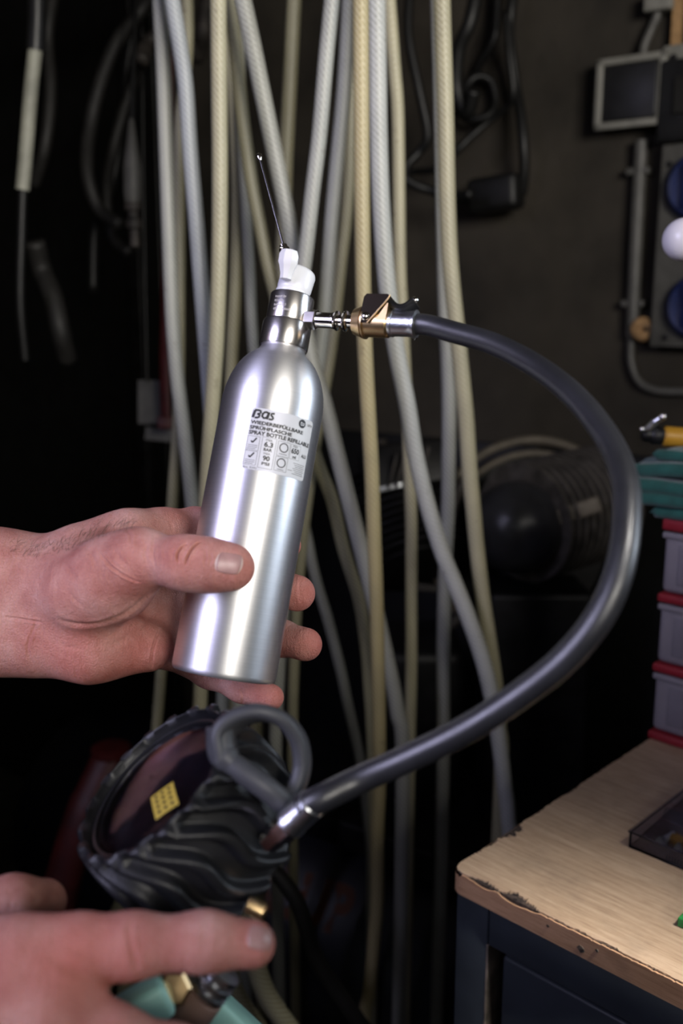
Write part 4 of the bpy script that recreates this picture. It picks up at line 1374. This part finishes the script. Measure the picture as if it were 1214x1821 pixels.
# hanging hook
hk = [at(402, 1345, .408), at(398, 1305, .408), at(420, 1280, .408), at(460, 1268, .408), at(502, 1280, .410), at(530, 1315, .412), at(537, 1360, .412), at(527, 1400, .410), at(508, 1432, .406)]
hw = [.010, .0092, .0082, .0072, .0062, .0054, .0050, .0050, .0056]
P = spline(hk, 8)
Wd = np.interp(np.linspace(0, 1, len(P)), np.linspace(0, 1, len(hw)), hw)
tt = np.gradient(P, axis=0)
sv, sf = [], []
side = unit(GN * .55 + CB * .8)
for i in range(len(P)):
    t = unit(tt[i])
    s_ = unit(side - t * np.dot(side, t))
    nrm = np.cross(t, s_)
    for j in range(16):
        a = 2 * math.pi * j / 16
        ca, sa = math.cos(a), math.sin(a)
        sv.append(P[i] + s_ * Wd[i] * np.sign(ca) * abs(ca) ** .55 + nrm * .0034 * np.sign(sa) * abs(sa) ** .7)
for i in range(len(P) - 1):
    for j in range(16):
        k = (j + 1) % 16
        sf.append((i * 16 + j, i * 16 + k, (i + 1) * 16 + k, (i + 1) * 16 + j))
sf += [list(range(16)), [(len(P) - 1) * 16 + j for j in range(16)]]
MB().add(np.array(sv), sf).build('hanging_hook', M_['hook'], inf, smooth=60)
MB().tube(spline([at(392, 1292, .408), at(396, 1340, .405), at(430, 1372, .402), at(470, 1400, .401), at(508, 1430, .404)], 6), [.0062] * 9 + [.0050] * 16, 14).build('hook_base', M_['hook'], inf, smooth=180)
# body below the gauge: grip, bolt, fittings
MB().tube(spline([at(345, 1560, .425), at(335, 1640, .415), at(318, 1720, .410), at(300, 1800, .408), at(285, 1900, .408)], 6), .0125, 20, flat=1.3, hint=CR).build('grip', M_['blackpl'], inf)
MB().lathe(frame(at(311, 1757, .394), CB + .3 * CU, CR), [(.0072, -.006), (.0072, .001), (.0058, .0026), (.001, .003)], 6).build('brass_bolt', M_['brass'], inf, smooth=20)
vd = unit(at(392, 1735, .40) - at(340, 1800, .40))
MB().lathe(frame(at(340, 1800, .402), vd, CR), [(.0085, -.004), (.0090, .0), (.0085, .009), (.0062, .010)], 28).build('swivel_sleeve', M_['mintbrown'], inf)
MB().lathe(frame(at(340, 1800, .402), vd, CR), [(.006, .010), (.0082, .0105), (.0082, .0125), (.006, .013), (.006, .0145), (.0082, .015), (.0082, .017), (.006, .0175), (.006, .019), (.0078, .0195), (.0078, .022), (.004, .023)], 28).build('swivel_rings', M_['steel'], inf, smooth=30)
MB().lathe(frame(at(458, 1618, .392), unit(.8 * CR - .4 * CU), CB), [(.0034, -.005), (.0038, -.001), (.0038, .002), (.0028, .003), (.001, .0035)], 20).build('brass_outlet', M_['brass'], inf)

# unidentified mint green shape below, built as two arms on the inflator
def slab(a, b, w, t, m, name, par):
    a, b = np.asarray(a), np.asarray(b)
    z = unit(CB + .25 * CR)
    M = frame((a + b) / 2, z, b - a)
    return MB().box(M, (np.linalg.norm(b - a), w, t), .003).build(name, m, par, smooth=40)
slab(at(160, 1836, .39), at(300, 1772, .39), .0145, .016, M_['mint'], 'mint_arm', inf)['label'] = 'unidentified mint green arm'
slab(at(345, 1752, .47), at(470, 1880, .47), .014, .024, M_['mint'], 'mint_arm', inf)['label'] = 'unidentified mint green arm'

# ------------------------------------------------------------------ hands (blended tapered capsules, meshed with surface nets)


def sd_cap(P, a, b, r1, r2):
    ba = b - a
    pa = P - a
    t = np.clip(pa @ ba / max(ba @ ba, 1e-12), 0, 1)
    return np.linalg.norm(pa - t[:, None] * ba, axis=1) - (r1 + (r2 - r1) * t)


def smin(a, b, k):
    h = np.clip(k - np.abs(a - b), 0, None) / k
    return np.minimum(a, b) - h * h * k * .25


class Hand:
    def __init__(s):
        s.groups = []

    def group(s, k, kin, chain):
        """chain: list of (a, b, ra, rb)"""
        s.groups.append((k, kin, chain))

    def sdf(s, P):
        tot = None
        for k, kin, chain in s.groups:
            g = None
            for a, b, ra, rb in chain:
                d = sd_cap(P, a, b, ra, rb)
                g = d if g is None else smin(g, d, kin)
            tot = g if tot is None else smin(tot, g, k)
        return tot

    def grad(s, P, e=4e-4):
        g = np.stack([s.sdf(P + V(*(e * (i == j) for j in range(3)))) - s.sdf(P - V(*(e * (i == j) for j in range(3)))) for i in range(3)], -1)
        return g / (np.linalg.norm(g, axis=1)[:, None] + 1e-9)

    def hit(s, px, py, d0=.25):
        """first point of the surface on each pixel's ray"""
        R = np.array([ray(x, y) for x, y in zip(px, py)])
        R /= np.linalg.norm(R, axis=1)[:, None]
        t = np.full(len(R), d0)
        for _ in range(90):
            t = np.minimum(t + s.sdf(CAM + R * t[:, None]) * .8, .9)
        ok = t < .89
        t[~ok] = np.median(t[ok])
        p = CAM + R * t[:, None]
        for _ in range(6):
            p = p - s.grad(p) * s.sdf(p)[:, None] * .9
        return p

    def mesh(s, lo, hi, h):
        lo = np.asarray(lo); hi = np.asarray(hi)
        B = 5
        nb = np.ceil((hi - lo) / (h * B)).astype(int)
        n = nb * B
        ci = np.stack(np.meshgrid(*[np.arange(k) for k in nb], indexing='ij'), -1).reshape(-1, 3)
        cc = lo + (ci + .5) * B * h
        cdv = s.sdf(cc)
        vals = np.repeat(np.repeat(np.repeat(np.sign(cdv).reshape(nb) * 1.0, B, 0), B, 1), B, 2)
        act = np.abs(cdv) < B * h * 1.25
        off = np.stack(np.meshgrid(*[np.arange(B)] * 3, indexing='ij'), -1).reshape(-1, 3)
        gi = (ci[act][:, None, :] * B + off[None]).reshape(-1, 3)
        for q in range(0, len(gi), 400000):
            g = gi[q:q + 400000]
            vals[g[:, 0], g[:, 1], g[:, 2]] = s.sdf(lo + g * h)
        neg = vals < 0
        c = np.zeros(np.array(vals.shape) - 1, int)
        for dx in (0, 1):
            for dy in (0, 1):
                for dz in (0, 1):
                    c += neg[dx:n[0] - 1 + dx, dy:n[1] - 1 + dy, dz:n[2] - 1 + dz]
        cells = np.argwhere((c > 0) & (c < 8))
        idx = -np.ones(c.shape, int)
        idx[cells[:, 0], cells[:, 1], cells[:, 2]] = np.arange(len(cells))
        verts = np.zeros((len(cells), 3)); cnt = np.zeros(len(cells))
        cor = [(0, 0, 0), (1, 0, 0), (0, 1, 0), (1, 1, 0), (0, 0, 1), (1, 0, 1), (0, 1, 1), (1, 1, 1)]
        ed = [(i, j) for i in range(8) for j in range(i + 1, 8) if sum(abs(a - b) for a, b in zip(cor[i], cor[j])) == 1]
        cv = [vals[cells[:, 0] + a, cells[:, 1] + b, cells[:, 2] + d] for a, b, d in cor]
        for i, j in ed:
            m = (cv[i] < 0) != (cv[j] < 0)
            t = cv[i] / (cv[i] - cv[j] + 1e-15)
            p = np.array(cor[i]) + t[:, None] * (np.array(cor[j]) - np.array(cor[i]))
            verts += p * m[:, None]; cnt += m
        verts = lo + (cells + verts / cnt[:, None]) * h
        faces = []
        for ax in range(3):
            u, v = (ax + 1) % 3, (ax + 2) % 3
            sl0 = [slice(None)] * 3; sl1 = [slice(None)] * 3
            sl0[ax] = slice(0, -1); sl1[ax] = slice(1, None)
            e = np.argwhere(neg[tuple(sl0)] != neg[tuple(sl1)])
            e = e[(e[:, u] > 0) & (e[:, v] > 0) & (e[:, u] < c.shape[u]) & (e[:, v] < c.shape[v]) & (e[:, ax] < c.shape[ax])]
            def g(du, dv):
                q = e.copy(); q[:, u] -= du; q[:, v] -= dv
                return idx[q[:, 0], q[:, 1], q[:, 2]]
            f = np.stack([g(1, 1), g(0, 1), g(0, 0), g(1, 0)], -1)
            fl = ~neg[e[:, 0], e[:, 1], e[:, 2]]
            f[fl] = f[fl][:, ::-1]
            faces.append(f[(f >= 0).all(1)])
        faces = np.vstack(faces)
        for _ in range(2):
            verts -= s.grad(verts) * np.clip(s.sdf(verts), -h, h)[:, None]
        return verts, faces


def chain(pts):
    """pts: (px, py, depth, radius mm) -> capsules"""
    q = [(at(a, b, d), r / 1000) for a, b, d, r in pts]
    return [(q[i][0], q[i + 1][0], q[i][1], q[i + 1][1]) for i in range(len(q) - 1)]


def build_hand(H, name, lo, hi, h, creases, flush, parent):
    v, f = H.mesh(lo, hi, h)
    f = f.tolist()
    C3 = []
    for pts, w, dep in creases:
        sp = spline(pts, 14)
        C3.append(H.hit(sp[:, 0], sp[:, 1]))
    allc = np.vstack([c for c, k in zip(C3, creases) if k[1] < .0009] or [C3[0]])
    bm = bmesh.new()
    bv = [bm.verts.new(p) for p in v]
    for q in f:
        bm.faces.new([bv[k] for k in q])
    m = np.where((v > allc.min(0) - .004).all(1) & (v < allc.max(0) + .004).all(1))[0]
    near = np.zeros(len(v), bool)
    near[m] = np.linalg.norm(v[m][:, None] - allc[None], axis=2).min(1) < .0030
    bm.verts.index_update()
    ed = [e for e in bm.edges if near[e.verts[0].index] and near[e.verts[1].index]]
    bmesh.ops.subdivide_edges(bm, edges=ed, cuts=2, use_grid_fill=True)
    bm.verts.index_update()
    v = np.array([q.co[:] for q in bm.verts])
    f = [[q.index for q in g.verts] for g in bm.faces]
    bm.free()
    v = v - H.grad(v) * np.clip(H.sdf(v), -h, h)[:, None]
    n = H.grad(v)
    for (pts, w, dep), c3 in zip(creases, C3):
        tp = np.minimum(1, np.minimum(np.arange(len(c3)), np.arange(len(c3))[::-1]) / (len(c3) * .25))
        m = np.where((v > c3.min(0) - .01).all(1) & (v < c3.max(0) + .01).all(1))[0]
        if len(m) == 0:
            continue
        D = np.linalg.norm(v[m][:, None] - c3[None], axis=2)
        k = D.argmin(1); d = D[np.arange(len(m)), k]
        amt = -dep * np.exp(-(d / w) ** 2) * 1.0 + dep * .35 * np.exp(-((d - 2.2 * w) / (1.1 * w)) ** 2)
        v[m] += n[m] * (amt * tp[k])[:, None]
    fl = np.zeros(len(v))
    for c, r, a in flush:
        fl = np.maximum(fl, a * np.exp(-(np.linalg.norm(v - c, axis=1) / r) ** 2))
    me = bpy.data.meshes.new(name)
    M = WM[parent]
    me.from_pydata(xf(np.linalg.inv(M), v).tolist(), [], f)
    at1 = me.attributes.new('flush', 'FLOAT', 'POINT')
    at1.data.foreach_set('value', fl.astype(np.float32))
    me.materials.append(M_['skin'])
    me.shade_smooth()
    o = bpy.data.objects.new(name, me)
    COL.objects.link(o)
    o.parent = parent
    WM[o] = M
    return o


def nail(H, cx, cy, ax, ay, bx, by, parent, rim=True):
    """plate grown from the finger surface: (ax, ay) half axis along the finger, (bx, by) across it, in pixels"""
    nu, nv = 22, 18
    px, py, ee = [], [], []
    for i in range(nu + 1):
        for j in range(nv + 1):
            u, w = i / nu * 2 - 1, j / nv * 2 - 1
            x = u * math.sqrt(1 - .30 * w * w)
            y = w * math.sqrt(1 - .18 * u * u)
            px.append(cx + x * ax + y * bx); py.append(cy + x * ay + y * by)
            ee.append(max(abs(u), abs(w)))
    p = H.hit(px, py)
    n = H.grad(p)
    ee = np.array(ee)
    p = p + n * (.00055 - .0011 * np.clip((ee - .86) / .14, 0, 1) ** 2)[:, None]
    fs = [(i * (nv + 1) + j, (i + 1) * (nv + 1) + j, (i + 1) * (nv + 1) + j + 1, i * (nv + 1) + j + 1) for i in range(nu) for j in range(nv)]
    o = MB().add(p, fs).build('fingernail', M_['nail'], parent, smooth=180)
    if rim:
        for i in (0, nu):
            q = p[i * (nv + 1) + 1: (i + 1) * (nv + 1) - 1] + n[i * (nv + 1) + 1: (i + 1) * (nv + 1) - 1] * .0004
            m = len(q)
            MB().tube(q, [.00045 * math.sin(math.pi * (k + .6) / (m + .2)) + .0001 for k in range(m)], 8).build('cuticle' if i == 0 else 'nail_tip', M_['nailrim'], parent, smooth=180)
    return o


person = thing('person', at(-400, 1080, .56), 'person at the left holding bottle and inflator in two bare hands', 'person')

# upper hand: a left hand, palm towards the camera, thumb in front of the bottle, fingers behind
H1 = Hand()
H1.group(.02, .020, chain([(-620, 1000, .60, 34), (-200, 1012, .56, 27), (-20, 1018, .545, 21.0), (70, 1030, .542, 19.0)])
         + chain([(-620, 1130, .60, 34), (-200, 1126, .56, 27), (-20, 1121, .545, 20.5), (60, 1130, .545, 18.0)]))
# metacarpals / palm
H1.group(.022, .016, chain([(60, 1022, .550, 15), (180, 985, .560, 13.5), (285, 952, .566, 11)])
         + chain([(60, 1050, .552, 15), (180, 1030, .566, 13), (295, 1018, .575, 11)])
         + chain([(60, 1095, .552, 15), (180, 1090, .566, 13), (300, 1090, .575, 11)])
         + chain([(60, 1130, .548, 15), (180, 1142, .558, 13.5), (292, 1150, .568, 11)]))
# thenar mound and heel of the hand
H1.group(.020, .018, chain([(95, 1052, .540, 14), (150, 1050, .522, 18.5), (205, 1030, .512, 17.5), (235, 1005, .506, 15.5)]))
H1.group(.014, .02, chain([(75, 1142, .537, 14), (160, 1151, .536, 15.5), (262, 1153, .548, 13)]))
# web between thumb and index
H1.group(.018, .02, chain([(150, 985, .540, 15), (230, 958, .545, 12), (300, 945, .562, 9)]))
# thumb
H1.group(.010, .009, chain([(196, 1012, .505, 15.5), (250, 992, .497, 13.6), (330, 1001, .4865, 11.3), (372, 1006, .4850, 10.9), (411, 1011, .4868, 10.2)])
         + chain([(330, 1001, .4845, 10.4), (412, 1006, .4850, 8.6)]))
# fingers behind the bottle
H1.group(.010, .006, chain([(285, 948, .566, 10.5), (345, 933, .580, 9.6), (420, 935, .584, 9.2), (480, 955, .578, 9), (509, 970, .570, 8.6)]))
H1.group(.006, .006, chain([(295, 1020, .575, 11), (415, 1025, .592, 10.4), (490, 1043, .584, 10.5), (528, 1055, .569, 10.6)]))
H1.group(.006, .006, chain([(300, 1092, .575, 11), (425, 1115, .592, 10.4), (500, 1135, .582, 10), (543, 1146, .566, 9.7)]))
H1.group(.006, .006, chain([(292, 1152, .566, 10.5), (372, 1195, .578, 8.8), (430, 1222, .570, 8.1), (481, 1240, .558, 7.6)]))
creases = [
    ([(317, 1004), (315, 988), (321, 976), (334, 965)], .0005, .0016),
    ([(330, 1008), (333, 992), (340, 978), (351, 967), (359, 962)], .0005, .0019),
    ([(96, 1098), (120, 1107), (150, 1111), (185, 1107), (225, 1090), (255, 1065), (278, 1042)], .0016, .0012),
    ([(176, 983), (190, 1000), (204, 1013), (235, 1031), (252, 1036)], .0006, .0013),
    ([(200, 972), (212, 992), (228, 1010)], .0009, .0006),
    ([(268, 1192), (270, 1165), (277, 1136), (288, 1112)], .0007, .0010),
    ([(0, 1097), (30, 1100), (55, 1104), (80, 1108)], .0006, .0009),
    ([(57, 1183), (49, 1150), (60, 1118), (66, 1100)], .0008, .0006),
    ([(120, 1003), (128, 1020), (140, 1036)], .0010, .0005),
    ([(238, 952), (244, 962), (246, 975)], .0009, .0005),
    ([(296, 958), (292, 975), (296, 996)], .0009, .0004),
    ([(300, 925), (305, 935), (306, 948)], .0009, .0005),
    ([(150, 970), (165, 990), (172, 1012)], .0010, .0005),
    ([(120, 1050), (132, 1066), (150, 1078)], .0010, .0004),
    ([(225, 940), (232, 952), (233, 968)], .0008, .0004),
    ([(262, 965), (258, 985), (262, 1008)], .0008, .0004),
    ([(276, 962), (272, 985), (277, 1012)], .0008, .0004),
    ([(364, 972), (366, 990), (363, 1012)], .0007, .0004),
    ([(372, 976), (375, 992), (372, 1010)], .0007, .0003),
    ([(190, 1150), (215, 1140), (245, 1120), (270, 1090)], .0012, .0006),
    ([(100, 1140), (120, 1150), (150, 1152)], .0010, .0004),
    ([(535, 1022), (532, 1045), (536, 1070)], .0008, .0003),
    ([(425, 1222), (432, 1238), (430, 1252)], .0008, .0005),
]
flush = [(at(420, 1015, .485), .012, .75), (at(330, 990, .48), .012, .5), (at(545, 1055, .566), .014, .7), (at(560, 1146, .564), .014, .75), (at(492, 1240, .556), .014, .7),
         (at(150, 1165, .525), .030, .55), (at(240, 1160, .54), .025, .6), (at(250, 1015, .49), .016, .35), (at(150, 1050, .50), .025, .25), (at(525, 970, .568), .012, .7), (at(320, 920, .57), .018, .4)]
lo = at(-300, 1290, .56); lo = V(-.31, .44, 1.24)
pts = np.array([c[0] for g in H1.groups for c in g[2]] + [c[1] for g in H1.groups for c in g[2]])
lo = pts.min(0) - .04; hi = pts.max(0) + .04
lo[0] = at(-590, 1000, .595)[0]
left = build_hand(H1, 'left_arm', lo, hi, .0011, creases, flush, person)
nail(H1, 407, 1002, 22.5, 3.5, -4.5, 19.5, left)

# fine hairs along the top of the wrist
hx = RNG.uniform(15, 235, 170)
hy = np.interp(hx, [0, 60, 100, 160, 215, 240], [952, 969, 964, 938, 922, 920]) + RNG.uniform(3, 26, 170)
hp_ = H1.hit(hx, hy)
hn = H1.grad(hp_)
hb = MB()
for p, n in zip(hp_, hn):
    d = unit(n * .55 + V(.75, -.05, .15) + RNG.normal(size=3) * .25)
    L = RNG.uniform(.004, .009)
    hb.tube(np.array([p - n * .0005, p + d * L * .5 + n * .0008, p + d * L]), [.00007, .00006, .00002], 4, cap=False)
hb.build('arm_hair', M_['hair'], left, smooth=180, kind='stuff')

# lower hand: a right hand, back towards the camera, index finger along the boot
H2 = Hand()
H2.group(.02, .022, chain([(-700, 1900, .40, 34), (-420, 1850, .36, 27), (-250, 1800, .345, 24)]) + chain([(-700, 2050, .40, 34), (-420, 1980, .365, 27), (-250, 1930, .35, 24)]))
H2.group(.02, .018, chain([(-250, 1790, .348, 18), (-80, 1735, .345, 15.5), (40, 1712, .342, 14)])
         + chain([(-250, 1840, .343, 18), (-80, 1815, .335, 15.5), (75, 1808, .334, 13.5)])
         + chain([(-250, 1900, .345, 18), (-80, 1900, .340, 15), (60, 1900, .340, 13)])
         + chain([(-250, 1960, .352, 16), (-80, 1970, .352, 14), (20, 1980, .352, 12)]))
H2.group(.010, .007, chain([(40, 1706, .342, 13), (140, 1688, .346, 11), (235, 1681, .349, 10.2), (365, 1674, .354, 9.4), (448, 1679, .359, 8.5)]))
H2.group(.008, .007, chain([(78, 1808, .334, 12.5), (200, 1852, .338, 10.8), (310, 1884, .345, 10.2), (400, 1910, .358, 9.6), (440, 1915, .375, 9)]))
H2.group(.006, .007, chain([(60, 1900, .340, 12.5), (200, 1945, .345, 10.6), (300, 1985, .352, 10), (370, 2000, .370, 9.4)]))
H2.group(.006, .007, chain([(20, 1980, .352, 11.5), (140, 2030, .356, 9.4), (220, 2060, .362, 8.8), (280, 2070, .376, 8.2)]))
H2.group(.012, .01, chain([(-230, 1740, .375, 17), (-90, 1660, .388, 14), (20, 1612, .400, 10.6), (78, 1604, .415, 9.6)]))
creases2 = [([(236, 1628), (230, 1660), (238, 1700), (246, 1730)], .0011, .0007), ([(252, 1632), (247, 1665), (254, 1705)], .0010, .0005),
            ([(366, 1632), (362, 1660), (366, 1700)], .0009, .0006), ([(90, 1700), (130, 1725), (170, 1750)], .0014, .0008)]
flush2 = [(at(450, 1690, .352), .014, .55), (at(130, 1700, .335), .020, .75), (at(210, 1720, .34), .018, .6), (at(60, 1700, .33), .02, .4), (at(300, 1700, .345), .014, .35)]
pts = np.array([c[0] for g in H2.groups for c in g[2]] + [c[1] for g in H2.groups for c in g[2]])
lo = pts.min(0) - .04; hi = pts.max(0) + .04
lo[0] = at(-680, 1900, .395)[0]
right = build_hand(H2, 'right_arm', lo, hi, .0016, creases2, flush2, person)
nail(H2, 462, 1669, 23, 4, -2, 22, right, rim=False)


# the rest of the person, standing out of view at the left
def blob(chains, h, k):
    B_ = Hand()
    for c in chains:
        B_.group(k, k, [(np.array(a), np.array(b), ra, rb) for a, b, ra, rb in c])
    pp = np.array([q for g in B_.groups for c in g[2] for q in (c[0], c[1])])
    v, f = B_.mesh(pp.min(0) - .17, pp.max(0) + .17, h)
    return MB().add(v, f.tolist())


eL, eR = at(-640, 1065, .603), at(-720, 1985, .402)
sL, sR = V(-.70, .61, 1.43), V(-.70, .21, 1.43)
M_['jacket'] = mat('navy_work_jacket', (.02, .024, .04), .85, 0, var=.2, vscale=40, bs=.3, bscale=300)
M_['trousers'] = mat('grey_work_trousers', (.05, .05, .055), .9, 0, var=.2, vscale=40, bs=.3, bscale=300)
blob([[(V(-.72, .41, 1.02), V(-.72, .41, 1.36), .14, .15), (V(-.72, .33, 1.05), V(-.71, .30, 1.38), .12, .12), (V(-.72, .49, 1.05), V(-.71, .52, 1.38), .12, .12),
       (V(-.71, .41, 1.42), V(-.70, .41, 1.50), .09, .06)],
      [(sL, eL * .62 + sL * .38 + V(-.01, .01, -.04), .065, .056), (eL * .62 + sL * .38 + V(-.01, .01, -.04), eL, .064, .058), (eL, at(-450, 1064, .583), .060, .054)],
      [(sR, eR * .62 + sR * .38 + V(-.01, -.01, -.03), .065, .056), (eR * .62 + sR * .38 + V(-.01, -.01, -.03), eR, .064, .058), (eR, at(-560, 1930, .383), .060, .054)]], .008, .05).build('jacket', M_['jacket'], person, smooth=180)
blob([[(V(-.72, .50, 1.0), V(-.71, .53, .52), .105, .075), (V(-.71, .53, .52), V(-.73, .54, .10), .075, .055)],
      [(V(-.72, .32, 1.0), V(-.71, .29, .52), .105, .075), (V(-.71, .29, .52), V(-.73, .28, .10), .075, .055)]], .009, .05).build('trousers', M_['trousers'], person, smooth=180)
for yy_ in (.54, .28):
    blob([[(V(-.75, yy_, .055), V(-.55, yy_, .045), .052, .042)]], .006, .02).build('shoe', M_['blackpl'], person, smooth=180)
blob([[(V(-.70, .41, 1.50), V(-.69, .41, 1.50), .055, .055), (V(-.70, .41, 1.70), V(-.66, .41, 1.68), .092, .085), (V(-.66, .41, 1.60), V(-.64, .41, 1.60), .05, .045),
       (V(-.585, .41, 1.66), V(-.565, .41, 1.635), .010, .014)]], .005, .03).build('head', M_['skin'], person, smooth=180)
blob([[(V(-.73, .41, 1.73), V(-.66, .41, 1.765), .088, .062), (V(-.755, .41, 1.68), V(-.755, .41, 1.66), .065, .06)]], .006, .03).build('hair', M_['hair'], person, smooth=180)
